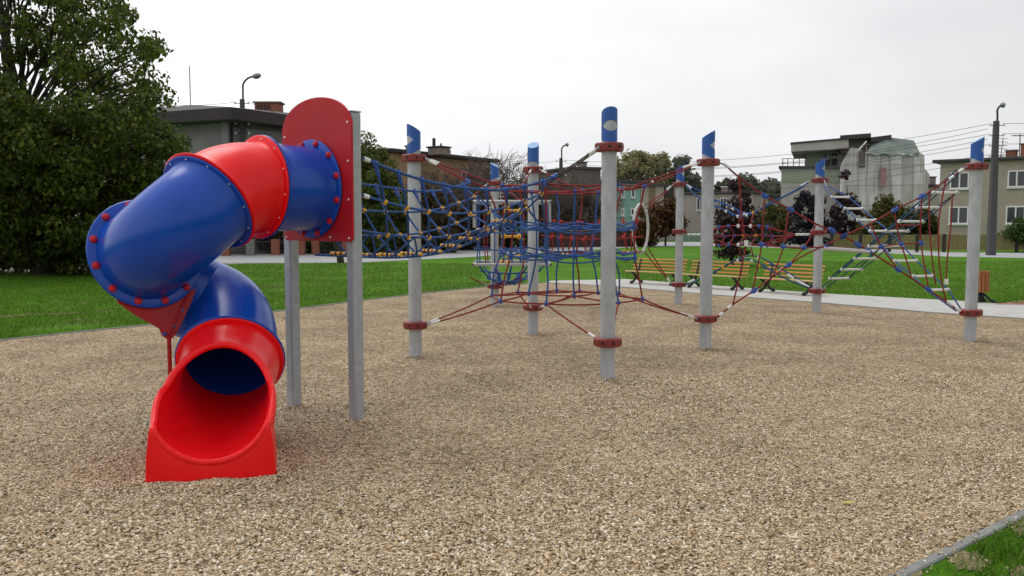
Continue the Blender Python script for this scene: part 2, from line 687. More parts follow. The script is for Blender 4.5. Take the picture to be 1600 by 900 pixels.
pf = (path_far[-1] - path_far[-2]).normalized()
sheet("concrete_path", ccw(path_near + [far_r, path_far[-1] + pf * 3.5] + path_far[::-1]), 0.012, CONC)
sheet("brick_paving", ccw([on_z(1553, 476.2), on_z(1600, 470), on_z(1700, 466), on_z(1700, 482.5), on_z(1600, 477.3)]), 0.016, PINK)


def strip(name, pts, w, h, m, side=1):
    """kerb or edging board following the points, w wide, h high"""
    mb = MB()
    rows = []
    for i, p in enumerate(pts):
        a, b = pts[max(0, i - 1)], pts[min(len(pts) - 1, i + 1)]
        t = (b - a).normalized()
        nrm = Vector((-t.y, t.x, 0)) * side
        q = p + nrm * w
        rows.append([Vector((p.x, p.y, -0.05)), Vector((p.x, p.y, h - .008)), Vector((p.x, p.y, h)) + nrm * .008, Vector((q.x, q.y, h)) - nrm * .008, Vector((q.x, q.y, h - .008)), Vector((q.x, q.y, -0.05))])
    mb.grid(rows)
    o = mb.build(name, m, None, smooth=False)
    o['kind'] = 'structure'
    return o


strip("kerb", [left0] + edge_back, 0.045, 0.022, KERB, 1)
strip("kerb", [kr0 - kd * 6, kr0, kr1, cnr], 0.065, 0.014, KERB, -1)
strip("kerb", path_near + [far_r], 0.06, 0.02, KERB, 1)

SOIL_C = []
SOIL = mat("sandy_soil", (0.15, 0.125, 0.06), 0.95, 0, 0.45, 40, 0.6, 60)
WORN = mat("worn_soil", (0.17, 0.15, 0.065), 0.95, 0, 0.35, 3, 0.4, 30)
wl = [on_z(x, y) for x, y in ((-60, 499), (0, 496.5), (40, 493.5), (90, 492), (130, 489), (170, 487.5), (200, 485.5), (230, 484.5))]
wu = [on_z(x, y) for x, y in ((-60, 494), (0, 493), (40, 491), (90, 489.5), (130, 487.6), (170, 486.4), (200, 485), (230, 484.2))]
for pts_ in (((1478, 873), (1500, 862), (1530, 866), (1546, 880), (1530, 893), (1500, 890)), ((1392, 903), (1420, 892), (1440, 894), (1436, 908), (1410, 912)),
             ((1578, 826), (1596, 815), (1622, 818), (1618, 834), (1592, 838)), ((1462, 868), (1480, 856), (1490, 860), (1474, 872)), ((1575, 893), (1600, 886), (1612, 905), (1585, 908))):
    sp_ = [on_z(*q) for q in pts_]
    c_ = sum(sp_, Vector()) / len(sp_)
    SOIL_C.append(c_)
    rim_ = spline(sp_ + [sp_[0]], 5)[:-1]
    rim_ = [c_ + (q - c_) * (1 + .16 * math.sin(i * 2.3) + .10 * math.sin(i * 5.1)) for i, q in enumerate(rim_)]
    sheet("soil_patch", ccw(rim_), 0.006, SOIL)
sheet("worn_track", ccw(wl + wu[::-1]), 0.006, WORN)

# street and its pavements beyond the lawn
sheet("pavement", ccw([on_z(-260, 430), on_z(0, 426), on_z(140, 424), on_z(385, 412), on_z(560, 410.5), on_z(720, 402.5), on_z(860, 394), on_z(1000, 386),
                       on_z(1010, 378), on_z(860, 381), on_z(720, 388), on_z(560, 393), on_z(380, 394.5), on_z(140, 412), on_z(-260, 414)]), 0.008, PAVE)
sheet("pavement", ccw([on_z(1000, 386), on_z(1130, 384), on_z(1290, 390.5), on_z(1480, 401), on_z(1700, 405), on_z(1900, 408), on_z(1900, 399), on_z(1700, 396.5), on_z(1480, 394), on_z(1290, 384),
                       on_z(1130, 378), on_z(1010, 378)]), 0.008, PAVE)
sheet("road", ccw([on_z(960, 377), on_z(1040, 376), on_z(1120, 375.5), on_z(1330, 383), on_z(1330, 378), on_z(1160, 370), on_z(1050, 366), on_z(985, 368), on_z(930, 372)]), 0.006, ROAD)
# ------------------------------------------------------------------ tube slide
P_near, P_rear = on_z(557.5, 659), on_z(460, 636)
pd = (P_rear - P_near).normalized()                 # along the panel, near post -> rear post
pnrm = Vector((-pd.y, pd.x, 0))                     # faces the camera side
if pnrm.y > 0:
    pnrm = -pnrm
slide = thing("tube_slide", "red and blue spiral tube slide with a red arched panel on two square steel posts", "slide", (P_near + P_rear) / 2)
MP = Matrix((pd, pnrm, Vector((0, 0, 1)))).transposed()      # local x along panel, y out of it, z up


def hermite(p0, t0, p1, t1, n=12):
    out = []
    for i in range(n + 1):
        s = i / n
        h00, h10, h01, h11 = 2 * s ** 3 - 3 * s * s + 1, s ** 3 - 2 * s * s + s, -2 * s ** 3 + 3 * s * s, s ** 3 - s * s
        out.append(p0 * h00 + t0 * h10 + p1 * h01 + t1 * h11)
    return out


# posts
top_near = at_y(558, 175.5, P_near.y).z
for p, h in ((P_near, top_near), (P_rear, top_near - .55)):
    mb = MB()
    w = 0.105
    mb.bbox(p + Vector((0, 0, h / 2 - 0.1)), (w, w, h + 0.2), 0.012, MP)
    po = mb.build("post", STEEL, slide, sharp=30)
    cp_ = MB().bbox(p + Vector((0, 0, h + 0.004)), (w + 0.004, w + 0.004, 0.012), 0.003, MP)
    cp_.build("cap", STEEL, po)
# arched panel on the camera side of the posts
pc0 = P_near + pnrm * 0.068
wall_q = pc0 + pd
xs = [(on_wall(px, py, pc0, wall_q) - pc0).dot(pd) for px, py in ((551.5, 300), (444, 300))]
x_r, x_l = min(xs), max(xs)
z_b = on_wall(500, 376.5, pc0, wall_q).z
z_sh = on_wall(549, 196, pc0, wall_q).z
z_top = on_wall(500, 151.5, pc0, wall_q).z
prof = [(x_r + .03, z_b), (x_r, z_b + .03), (x_r, z_sh - .05)]
na = 22
xm, hw = (x_l + x_r) / 2, (x_l - x_r) / 2
for i in range(na + 1):
    a = math.pi * (0.055 + 0.89 * i / na)
    prof.append((xm - hw * 1.015 * math.cos(a), z_sh - .05 + (z_top - z_sh + .05) * math.sin(a) ** 0.8))
prof += [(x_l, z_sh - .05), (x_l, z_b + .03), (x_l - .03, z_b)]
mb = MB()
rows = [[pc0 + pd * x * k + pd * xm * (1 - k) + Vector((0, 0, lerp((z_b + z_top) / 2, z, k))) + pnrm * d for x, z in prof] for d, k in ((-0.012, .992), (-0.008, 1), (0.008, 1), (0.012, .992))]
mb.grid(rows, True)
n_ = len(prof)
mb.f.append(tuple(range(n_)))
mb.f.append(tuple(3 * n_ + i for i in reversed(range(n_))))
panel = mb.build("panel", PANEL, slide, sharp=30)
scr = None
for x, z in [(x_r + .045, z_b + k * (z_sh - z_b) / 3 + .03) for k in range(4)] + [(x_l - .045, z_b + .03), (x_l - .045, z_sh - .04)] + [(xm + .1, z_b + .035), (xm - .2, z_b + .035)]:
    q = pc0 + pd * x + Vector((0, 0, z)) + pnrm * 0.013
    if scr is None:
        scr = MB().lathe([(.011, -.002), (.011, .003), (.006, .007)], 8, q, pnrm).build("screw", BRIGHT, panel)
        scr0 = q
    else:
        share(scr, "screw", panel, q - scr0)

# centre line of the tube
TR = 0.372
J1 = at_y(406, 292.5, 7.36)
hd1 = pnrm.copy()
k_ = (pc0 + pnrm * .02 - J1).dot(pnrm)
S0 = J1 + pnrm * k_
J2 = at_y(325.5, 316, 6.93)
F3 = at_y(228, 396.5, 6.98)


def frame_at(px, py):
    r = ray(px, py).normalized()
    right = r.cross(Vector((0, 0, 1))).normalized()
    up = right.cross(r)
    return r, right, up


r_, ri_, up_ = frame_at(325, 316)
u_ = (ri_ * -.77 + up_ * -.64).normalized()
h2 = (u_ * math.cos(R(34)) - r_ * math.sin(R(34))).normalized()
r3, ri3, up3 = frame_at(228, 396)
u3 = (ri3 * -.77 + up3 * -.64).normalized()
h3 = (u3 * math.cos(R(66)) + r3 * math.sin(R(66))).normalized()

# mouth piece: position of its foot
fl, fr = on_z(229, 757), on_z(431, 744.5)
fc = (fl + fr) / 2
fs = (fr - fl).normalized()
fw = (fr - fl).length / 2
fh = Vector((fs.y, -fs.x, 0))                       # way out, towards the camera
if fh.y > 0:
    fh = -fh
LX = 1.28
tau = R(27)


def smooth01(x):
    x = max(0, min(1, x))
    return x * x * (3 - 2 * x)


T_OPEN = .33


def mouth(t):
    """(centre, up-vector, radius, half angle) of the trough at t"""
    th = tau * (1 - smooth01(t / 0.9))
    floor = lerp(0.305, 0.145, 1 - (1 - max(0, min(1, t))) ** 2.6)
    r = lerp(TR - .012, 0.325, smooth01(t / T_OPEN)) if t < T_OPEN else lerp(0.325, 0.388, smooth01((t - T_OPEN) / (.97 - T_OPEN)))
    up = (fh * math.sin(th) + Vector((0, 0, 1)) * math.cos(th))
    base = fc - fh * (LX * (1 - t)) + fs * 0.015 * (1 - t)
    c = base + Vector((0, 0, floor)) + up * r - fh * math.sin(th) * r * 0.97
    if t <= T_OPEN:
        phi = math.pi
    elif t < .64:
        k = (t - T_OPEN) / (.64 - T_OPEN)
        phi = math.pi - (math.pi - R(97)) * (k ** 0.55)
    else:
        phi = lerp(R(97), R(66), smooth01((t - .64) / .36))
    return c, up, r, phi


J4 = mouth(0)[0]
h4 = (fh * math.cos(tau) - Vector((0, 0, 1)) * math.sin(tau)).normalized()


def ring(p, t, r, n=40):
    up = Vector((0, 0, 1))
    s = t.cross(up).normalized()
    w = s.cross(t).normalized()
    return [p + s * (r * math.cos(2 * math.pi * k / n)) + w * (r * math.sin(2 * math.pi * k / n)) for k in range(n)]


def tube_piece(name, path, t0, t1, m, flare=True, ns=40):
    """one moulded length: outer skin, inner skin, slight roll towards both flanges"""
    mb = MB()
    rows = []
    n = len(path)
    lens = [0]
    for i in range(1, n):
        lens.append(lens[-1] + (path[i] - path[i - 1]).length)
    for i, p in enumerate(path):
        t = t0 if i == 0 else t1 if i == n - 1 else (path[i + 1] - path[i - 1]).normalized()
        d = min(lens[i], lens[-1] - lens[i])
        rr = TR + (0.02 * max(0, 1 - d / 0.07) ** 2 if flare else 0)
        rows.append(ring(p, t, rr, ns))
    inner = [[lerp(path[i], q, 1 - 0.012 / TR) for q in rows[i]] for i in range(n - 1, -1, -1)]
    mb.grid(rows + inner, True)
    return mb.build(name, m, slide, sharp=50)


def flange(p, t, m, off, th=0.022, r=0.435, bolts=None, bolt_m=None, rb=0.400, bside=-1, ang0=0.0, big=True, nb=12):
    """ring where two lengths are bolted together"""
    mb = MB()
    prof = [(TR - .005, 0), (r - .012, 0), (r - .003, th * .25), (r, th * .55), (r - .003, th * .8), (r - .012, th), (TR - .005, th)]
    rows = []
    for rr, d in prof:
        rows.append(ring(p + t * (off + d - th / 2), t, rr, 48))
    mb.grid(rows, True)
    fo = mb.build("flange", m, slide, sharp=50)
    if bolt_m:
        up = Vector((0, 0, 1))
        s = t.cross(up).normalized()
        w = s.cross(t).normalized()
        proto = None
        for k in range(nb):
            a = ang0 + 2 * math.pi * k / nb
            q = p + t * (off + bside * (th / 2 - .001)) + (s * math.cos(a) + w * math.sin(a)) * rb
            if proto is None:
                if big:
                    pr_ = [(.031, -.004), (.031, .006), (.026, .017), (.014, .024), (.002, .026)]
                else:
                    pr_ = [(.008, -.003), (.008, .003), (.005, .006)]
                proto = MB().lathe(pr_, 12, q, t * bside).build("bolt_cap" if big else "bolt", bolt_m, fo)
                q0 = q
            else:
                share(proto, "bolt_cap" if big else "bolt", fo, q - q0)
    return fo


d_ = (J1 - S0).length
tube_piece("tube_section", hermite(S0, hd1 * d_, J1 - hd1 * .012, hd1 * d_, 10), hd1, hd1, BLUE)
flange(S0 + hd1 * .008, hd1, BLUE, 0, 0.024, 0.44, True, BOLT_R, 0.405, 1, R(15))
flange(J1, hd1, BLUE, -0.012, 0.022, 0.44)
flange(J1, hd1, RED, 0.011, 0.022, 0.437, True, BRIGHT, 0.405, 1, R(10), False)
d_ = (J2 - J1).length
tube_piece("tube_bend", hermite(J1 + hd1 * .012, hd1 * d_ * 1.05, J2 - h2 * .012, h2 * d_ * 1.05, 14), hd1, h2, RED)
flange(J2, h2, RED, -0.012, 0.022, 0.442)
flange(J2, h2, BLUE, 0.011, 0.020, 0.428, True, BRIGHT, 0.400, 1, R(5), False)
d_ = (F3 - J2).length
tube_piece("tube_bend", hermite(J2 + h2 * .012, h2 * d_ * 1.35, F3 - h3 * .012, h3 * d_ * 1.35, 24), h2, h3, BLUE)
flange(F3, h3, BLUE, -0.013, 0.026, 0.455, True, BOLT_R, 0.41, -1, R(13))
# lower bend: round the back and forward again to the mouth
mid = (F3 + J4) / 2 + Vector((-0.03, 0.56, -0.02))
hm_ = Vector((0.93, 0.0, -0.36)).normalized()
lo1 = hermite(F3 + h3 * .012, h3 * .8, mid, hm_ * .75, 16)
lo2 = hermite(mid, hm_ * .75, J4 - h4 * .004, h4 * .85, 16)
tube_piece("tube_bend", lo1 + lo2[1:], h3, h4, BLUE)
flange(J4, h4, BLUE, -0.012, 0.022, 0.436)
flange(J4, h4, RED, 0.010, 0.018, 0.426)

# red bracket plate in the plane of the left joint, on a slim prop
s3 = h3.cross(Vector((0, 0, 1))).normalized()
w3 = s3.cross(h3).normalized()


def on_joint(px, py):
    d = ray(px, py)
    o = Vector((0, 0, CAM_H))
    t = (F3 + h3 * .014 - o).dot(h3) / d.dot(h3)
    return o + d * t


pl = [on_joint(*p) for p in ((170, 438), (185, 473), (213, 493), (249, 513), (254, 524), (260, 529), (270, 528), (277, 520), (300, 470), (319, 416), (290, 400), (215, 420))]
mb = MB()
n_ = len(pl)
mb.grid([[p + h3 * d for p in pl] for d in (0, .012)], True)
mb.f.append(tuple(range(n_)))
mb.f.append(tuple(n_ + i for i in reversed(range(n_))))
plate = mb.build("bracket_plate", PLATE, slide, smooth=False)
pb = None
for px, py in ((257, 522), (270, 510), (284, 484)):
    q = on_joint(px, py) - h3 * .002
    if pb is None:
        pb = MB().lathe([(.016, -.002), (.016, .006), (.009, .011)], 10, q, -h3).build("bolt", SLEEVE_B, plate)
        q0 = q
    else:
        share(pb, "bolt", plate, q - q0)
pt = on_joint(264, 526)
MB().tube([pt, Vector((pt.x, pt.y, -0.05))], 0.017, 10).build("prop", PLATE, slide)
MB().tube([on_joint(262, 524), on_joint(313, 420)], 0.014, 8).build("strut", PLATE, slide)

# mouth: collar of tube opening into a trough with a box-shaped foot
NS = 34
inner_rows, outer_rows, rimL, rimR = [], [], [], []
NA = 36


ts = [-.012, .06, .14, .21, .28, T_OPEN] + [T_OPEN + (.64 - T_OPEN) * (k / 14) ** 1.6 for k in range(1, 15)] + [.64 + .36 * k / 16 for k in range(1, 17)]
TH = 0.032
sections = []
for t in ts:
    c, up, r, phi = mouth(t)
    sec_i = [c + fs * (r * math.sin(a)) - up * (r * math.cos(a)) for a in [lerp(-phi, phi, k / NA) for k in range(NA + 1)]]
    sec_o = [c + fs * ((r + TH) * math.sin(a)) - up * ((r + TH) * math.cos(a)) for a in [lerp(-phi, phi, k / NA) for k in range(NA + 1)]]
    sections.append((t, c, up, r, phi, sec_i, sec_o))
mb = MB()
mb.grid([s[5] for s in sections])                                   # sliding surface
mb.grid([list(reversed(s[6])) for s in sections])                   # outside of the shell
k0 = 5                                                              # rolled rim, round the sides and along the front lip
rimL = [(s[5][0] + s[6][0]) / 2 for s in sections[k0:]]
rimR = [(s[5][-1] + s[6][-1]) / 2 for s in sections[k0:]]
t, c, up, r, phi, si, so = sections[-1]
lip = []
for k in range(1, NA):
    a = lerp(-phi, phi, k / NA)
    e_ = math.sin(math.pi * k / NA) ** .35
    lip.append(c + (fs * math.sin(a) - up * math.cos(a)) * (r + TH * .5) + fh * .016 * e_)
mb.tube(rimL + lip + rimR[::-1], TH * .82, 12)
# skirt from rim to ground on both sides
for sgn, side in ((-1, 0), (1, -1)):
    rows = []
    for s in sections:
        if s[0] < .46:
            continue
        t = s[0]
        ka = min(s[4], R(100))
        top = s[1] + fs * (sgn * (s[3] + TH) * math.sin(ka)) - s[2] * ((s[3] + TH) * math.cos(ka))
        base = fc - fh * (LX * (1 - t))
        wv = lerp(0.32, fw, smooth01((t - .4) / .5))
        z0 = min(top.z - .02, 0.42)
        rows.append([top, top + fs * sgn * 0.012 - Vector((0, 0, .03)), base + fs * sgn * (wv - .012) + Vector((0, 0, z0 * .78)), base + fs * sgn * wv + Vector((0, 0, z0 * .55)), base + fs * sgn * (wv + .004) + Vector((0, 0, -.03))])
    if sgn > 0:
        rows = [list(reversed(r0)) for r0 in rows]
    mb.grid(rows)
# front: rolled lip, then a flat face to the ground
t, c, up, r, phi, si, so = sections[-1]
rows = [[], [], [], [], [], []]
for k in range(NA + 1):
    a = lerp(-phi, phi, k / NA)
    di = fs * math.sin(a) - up * math.cos(a)
    p = c + di * r
    xk = (p - fc).dot(fs)
    xo = xk / (r * math.sin(phi)) * (fw + .004)
    rows[0].append(p)
    rows[1].append(p + fh * .018 + di * .006)
    rows[2].append(p + fh * .030 + di * .022)
    rows[3].append(p + fh * .034 + di * .042)
    q = fc + fs * lerp(xk, xo, .8) + fh * .035
    zt = (p + di * .042).z
    rows[4].append(Vector((q.x, q.y, max(.02, zt * .55))))
    q = fc + fs * xo + fh * .036
    rows[5].append(Vector((q.x, q.y, -.03)))
mb.grid(rows)
# shoulders closing front to skirt
for sgn, side, k in ((-1, 0, 0), (1, -1, NA)):
    col = [rows[j][k] for j in range(6)]
    s = sections[-1]
    base = fc
    top = s[6][side]
    z0 = min(top.z - .02, .42)
    sk = [top, top, top + fs * sgn * .012 - Vector((0, 0, .03)), base + fs * sgn * (fw - .012) + Vector((0, 0, z0 * .78)), base + fs * sgn * fw + Vector((0, 0, z0 * .55)), base + fs * sgn * (fw + .004) + Vector((0, 0, -.03))]
    g = [sk, col] if sgn < 0 else [col, sk]
    mb.grid(g)
# close the back of the foot under the trough
b0 = [s for s in sections if s[0] >= .46][0]
for sgn, side in ((-1, 0), (1, -1)):
    arc = [b0[1] + fs * ((b0[3] + TH) * math.sin(a)) - b0[2] * ((b0[3] + TH) * math.cos(a)) for a in [sgn * R(100) * k / 14 for k in range(15)]]
    mb.grid([arc, [Vector((p.x, p.y, -.03)) for p in arc]])
mb.build("mouth", RED, slide, sharp=55)

# ------------------------------------------------------------------ rope-net poles
POLES = {'A': (948.7, 592.5), 'B': (1101.3, 542), 'C': (648, 560), 'D': (832.5, 526), 'E': (773, 479), 'F': (1060, 474.5), 'G': (1276, 489.5), 'I': (1515, 530)}
PG = {'A': Vector((1.071, 9.575, 0)), 'B': Vector((2.70, 11.95, 0)), 'C': Vector((-1.263, 11.182, 0)), 'D': Vector((.332, 13.565, 0)),
      'F': Vector((3.616, 18.642, 0)), 'G': Vector((5.997, 16.882, 0)), 'I': Vector((6.831, 12.76, 0))}
PG['E'] = on_z(773, 478.5)
ZL, ZU, ZM = 0.428, 2.585, 1.575
OUT = {'A': (.15, -1), 'B': (1, -.25), 'C': (-1, -.35), 'D': (.25, 1), 'E': (-1, .5), 'F': (1, -.3), 'G': (1, -.25), 'I': (1, -.2)}
LBL = {'A': "nearest galvanised pole, its slanted blue cap showing an oval grey cut-out to the front",
       'B': "galvanised pole in front of the middle bench, shared by big net and crossed ropes",
       'C': "galvanised pole behind the blue rope bridge, its cap sloping down to the right",
       'D': "galvanised pole at the back of the big net, blue cap without any visible notch",
       'E': "farthest galvanised pole, standing inside the grey framed rope basket",
       'F': "galvanised pole with three red collars before the bench by the white hoop",
       'G': "galvanised pole with three red collars and rope ladders, before the third bench",
       'I': "galvanised pole hiding part of the litter bin, both ladder ends tied to it"}
PR = 0.084


def make_pole(key):
    p = PG[key]
    o = Vector((*OUT[key], 0)).normalized()
    s = Vector((-o.y, o.x, 0))
    t = thing("net_pole", LBL[key], "pole", p, "galvanised poles holding the rope nets")
    slope = 0.105 / PR / 2
    ztop = lambda x: 2.965 + slope * x
    zbot = lambda x: 2.665 - slope * .8 * x
    n = 40
    mb = MB()
    rows = [[], [], []]
    for k in range(n):
        a = 2 * math.pi * k / n
        d = o * math.cos(a) + s * math.sin(a)
        rows[0].append(p + d * PR + Vector((0, 0, -.1)))
        rows[1].append(p + d * PR + Vector((0, 0, 1.4)))
        rows[2].append(p + d * PR + Vector((0, 0, ztop(PR * math.cos(a)) - .002)))
    mb.grid(rows, True)
    mb.build("pole", GALV, t, sharp=40)
    mb = MB()
    rc = PR + .0045
    strips = {'a': [], 'b': []}
    for k in range(n + 1):
        a = 2 * math.pi * k / n - math.pi
        d = o * math.cos(a) + s * math.sin(a)
        x = PR * math.cos(a)
        half = max(0.0, (x - PR * .25) * .95)
        zc = 2.815
        zb, zt = zbot(x), ztop(x)
        mb_lo, mb_hi = zc - half, zc + half
        strips['a'].append([p + d * rc + Vector((0, 0, zb)), p + d * rc + Vector((0, 0, mb_lo))])
        strips['b'].append([p + d * rc + Vector((0, 0, mb_hi)), p + d * rc + Vector((0, 0, zt))])
    for q in strips.values():
        mb.grid([[c[i] for c in q] for i in range(2)])
    cap_ = mb.build("cap", CAPB, t, sharp=40)
    lid = MB()
    lid.add([p + (o * math.cos(2 * math.pi * k / n) + s * math.sin(2 * math.pi * k / n)) * rc + Vector((0, 0, ztop(PR * math.cos(2 * math.pi * k / n)) + .003)) for k in range(n)], [tuple(range(n))])
    lid.add([p + (o * math.cos(2 * math.pi * k / n) + s * math.sin(2 * math.pi * k / n)) * rc + Vector((0, 0, ztop(PR * math.cos(2 * math.pi * k / n)) - .008)) for k in range(n)], [tuple(reversed(range(n)))])
    lid.f += [(k, n + k, n + (k + 1) % n, (k + 1) % n) for k in range(n)]
    lid.build("lid", CAPL, cap_, smooth=False)
    levels = [ZL, ZU] + ([ZM] if key in 'FG' else [])
    for zl in levels:
        rot = rng.uniform(0, 1)
        mb = MB()
        hh = .047
        prof = [(PR - .002, -hh), (.148, -hh), (.158, -hh + .010), (.160, 0), (.158, hh - .010), (.148, hh), (PR - .002, hh)]
        # twelve flats with rounded shoulders, four of them drawn in a little
        rws = []
        for r0, z in prof:
            rw = []
            for k in range(24):
                a = 2 * math.pi * k / 24 + rot
                rr = r0 * (1 - (.05 if (k % 6 == 0 and r0 > .1) else 0))
                rw.append(p + Vector((rr * math.cos(a), rr * math.sin(a), zl + z)))
            rws.append(rw)
        mb.grid(rws, True)
        co = mb.build("collar", MAROON, t, sharp=40)
        for k in range(8):
            hm2 = MB()
            a = 2 * math.pi * k / 8 + rot + .2
            d = Vector((math.cos(a), math.sin(a), 0))
            if d.y > .25:
                continue
            hm2.lathe([(.018, -.01), (.018, .003), (.012, .004)], 10, p + d * .1565 + Vector((0, 0, zl)), d)
            hm2.build("recess", HOLE, co)
    return t


for k in "ABCDEFGI":
    make_pole(k)


# ------------------------------------------------------------------ nets
class Net:
    """ropes, knots and fittings that hang together as one thing"""

    def __init__(self, name, label, cat, loc):
        self.t = thing(name, label, cat, loc)
        self.proto = {}

    def rope(self, pts, m=None, r=0.0105, sm=True, name="rope", sub=4, n=6, parent=None):
        pts = [Vector(p) for p in pts]
        q = spline(pts, sub) if (sm and len(pts) > 2) else pts
        return MB().tube(q, r, n).build(name, m or ROPE_R, parent or self.t, sharp=0)

    def sag(self, a, b, s, m=None, r=.0105, n=6):
        a, b = Vector(a), Vector(b)
        return self.rope([lerp(a, b, k / 8) - Vector((0, 0, s * 4 * (k / 8) * (1 - k / 8))) for k in range(9)], m, r, False, n=n)

    def knot(self, p, m=None, r=.024, name="connector"):
        m = m or SLEEVE_B
        key = (name, m.name, round(r, 4))
        p = Vector(p)
        if key not in self.proto:
            mb = MB().ball(p, r, 10, 6)
            mb.tube([p - Vector((0, 0, r * 1.3)), p + Vector((0, 0, r * 1.3))], r * .7, 8)
            mb.tube([p - Vector((r * 1.2, 0, 0)), p + Vector((r * 1.2, 0, 0))], r * .7, 8)
            self.proto[key] = (mb.build(name, m, self.t, sharp=50), p)
            return self.proto[key][0]
        o, q = self.proto[key]
        return share(o, name, self.t, p - q)

    def sleeve(self, a, b, m=None, r=.02, name="sleeve"):
        return MB().tube([a, b], r, 8).build(name, m or SLEEVE_B, self.t, sharp=50)

    def tie(self, key, z, toward, m=None):
        """shackle, chain and white ferrule leaving a collar; returns where the rope starts"""
        p = PG[key] if isinstance(key, str) else key
        a0 = Vector((p.x, p.y, z))
        d = (Vector(toward) - a0)
        dh = Vector((d.x, d.y, 0)).normalized()
        st = a0 + dh * .15
        d = (Vector(toward) - st).normalized()
        MB().tube([st, st + d * .09], .011, 6).build("shackle", STEEL, self.t)
        self.sleeve(st + d * .08, st + d * .20, m or WHITE, .0165, "ferrule")
        return st + d * .10


A, B, C, D, E_, F, G, I_ = [PG[k] for k in "ABCDEFGI"]
Z = lambda p, z: Vector((p.x, p.y, z))

# --- big square net
cen = (A + B + C + D) / 4
ax = (B - A).normalized()
bx = (C - A).normalized()
big = Net("climbing_net", "big square red and blue climbing net slung between the four nearest poles", "climbing net", cen)


def node(i, j, z, k=1.0, sp=.655):
    return cen + ax * ((i - 1.5) * sp * k) + bx * ((j - 1.5) * sp * k) + Vector((0, 0, z))


IJ = [(i, j) for i in range(4) for j in range(4) if not (i in (0, 3) and j in (0, 3))]
LAY = [(0.78, 1.0), (1.32, .88), (1.70, .86), (2.20, 1.02)]
jit = {}
for i, j in IJ:
    for l, (z, k) in enumerate(LAY):
        rim = (i in (0, 3) or j in (0, 3))
        dz = (-.02 if rim else .03) if l == 0 else (.03 if rim else -.04) if l == 3 else rng.normal(0, .018)
        jit[(i, j, l)] = node(i, j, z + dz, k) + Vector((rng.normal(0, .02), rng.normal(0, .02), 0))
CORN = {'A': ((0, 1), (1, 0)), 'B': ((3, 1), (2, 0)), 'C': ((0, 2), (1, 3)), 'D': ((3, 2), (2, 3))}
for l, m in ((0, ROPE_R), (3, ROPE_R)):
    zc = ZL if l == 0 else ZU
    for key, (n1, n2) in CORN.items():
        for nn in (n1, n2):
            tgt = jit[(*nn, l)]
            st = big.tie(key, zc, tgt)
            big.sag(st, tgt, .015, ROPE_K if (key == 'A' and l == 3) else m, .0105)
for l in range(4):
    m = ROPE_R if l in (0, 3) else ROPE_B
    for i in range(4):
        for run in ([(i, j) for j in range(4)], [(j, i) for j in range(4)]):
            run = [q for q in run if q in IJ]
            if l in (1, 2) and i in (0, 3):
                pass
            big.rope(sum([[jit[(*run[k], l)], (jit[(*run[k], l)] + jit[(*run[k + 1], l)]) / 2 - Vector((0, 0, .03 if l in (1, 2) else .008))] for k in range(len(run) - 1)], []) + [jit[(*run[-1], l)]], m, .0105 if l in (0, 3) else .012)
    if l in (1, 2):                                                  # each middle level is a double ring
        loop = [(0, 1), (1, 0), (2, 0), (3, 1), (3, 2), (2, 3), (1, 3), (0, 2), (0, 1)]
        pts2 = []
        for a_, b_ in zip(loop[:-1], loop[1:]):
            p_, q_ = jit[(*a_, l)] + Vector((0, 0, .075)), jit[(*b_, l)] + Vector((0, 0, .075))
            pts2 += [p_, (p_ + q_) / 2 - Vector((0, 0, .05))]
        big.rope(pts2 + [pts2[0]], ROPE_B, .0115, sub=2)
    ringn = [(0, 1), (1, 0), (2, 0), (3, 1), (3, 2), (2, 3), (1, 3), (0, 2)]
    for a_, b_ in ((0, 1), (2, 3), (4, 5), (6, 7)):
        big.sag(jit[(*ringn[a_], l)], jit[(*ringn[b_], l)], .02 if l in (0, 3) else .06, m, .0105)
for i, j in IJ:
    rim = (i in (0, 3) or j in (0, 3))
    q = [jit[(i, j, l)] for l in range(4)]
    mA = ROPE_R if (rim and (i + j) % 3 != 1) else ROPE_B
    big.rope([q[0], lerp(q[0], q[1], .5) + Vector((rng.normal(0, .02), 0, 0)), q[1], q[2]], mA, .0115)
    big.rope([q[2], lerp(q[2], q[3], .5) + Vector((rng.normal(0, .015), 0, 0)), q[3]], ROPE_R if rim else ROPE_B, .0115)
    for l in range(4):
        big.knot(q[l] + Vector((0, 0, 0)), SLEEVE_B, .027 if l in (1, 2) else .024)
        if l in (1, 2):
            big.sleeve(q[l] + Vector((0, 0, -.055)), q[l] + Vector((0, 0, .055)), SLEEVE_B, .019)

# --- bridge from the slide to the net
bn = P_near - pnrm * .05 + Vector((.02, .02, 0))
bf = P_rear - pnrm * .05
bridge = Net("rope_bridge", "blue U-shaped rope bridge with yellow connectors between the slide panel and the big net", "rope bridge", (bn + bf) / 2)
qf = at_y(735, 285, 10.9)
qf.z = 0
near_px = [(567, 247), (598, 260), (634, 273), (667, 283), (700, 290.5), (731, 294), (761, 297), (788, 296.5), (815, 292), (839, 286), (862, 278)]
topN = [on_wall(x, y, bn, A) for x, y in near_px]
farT = [Z(bf, at_y(460, 268, bf.y).z)] + [on_wall(x, y, bf, qf) for x, y in ((567, 288), (610, 293.5), (630, 297), (656, 299.5), (685, 298), (708, 293), (735, 285))]


def along(pts, n):
    L = [0]
    for i in range(1, len(pts)):
        L.append(L[-1] + (pts[i] - pts[i - 1]).length)
    out = []
    for k in range(n):
        s = L[-1] * k / (n - 1)
        i = max(0, min(len(pts) - 2, next((q for q in range(len(L) - 1) if L[q + 1] >= s - 1e-9), len(pts) - 2)))
        out.append(lerp(pts[i], pts[i + 1], (s - L[i]) / max(1e-9, L[i + 1] - L[i])))
    return out


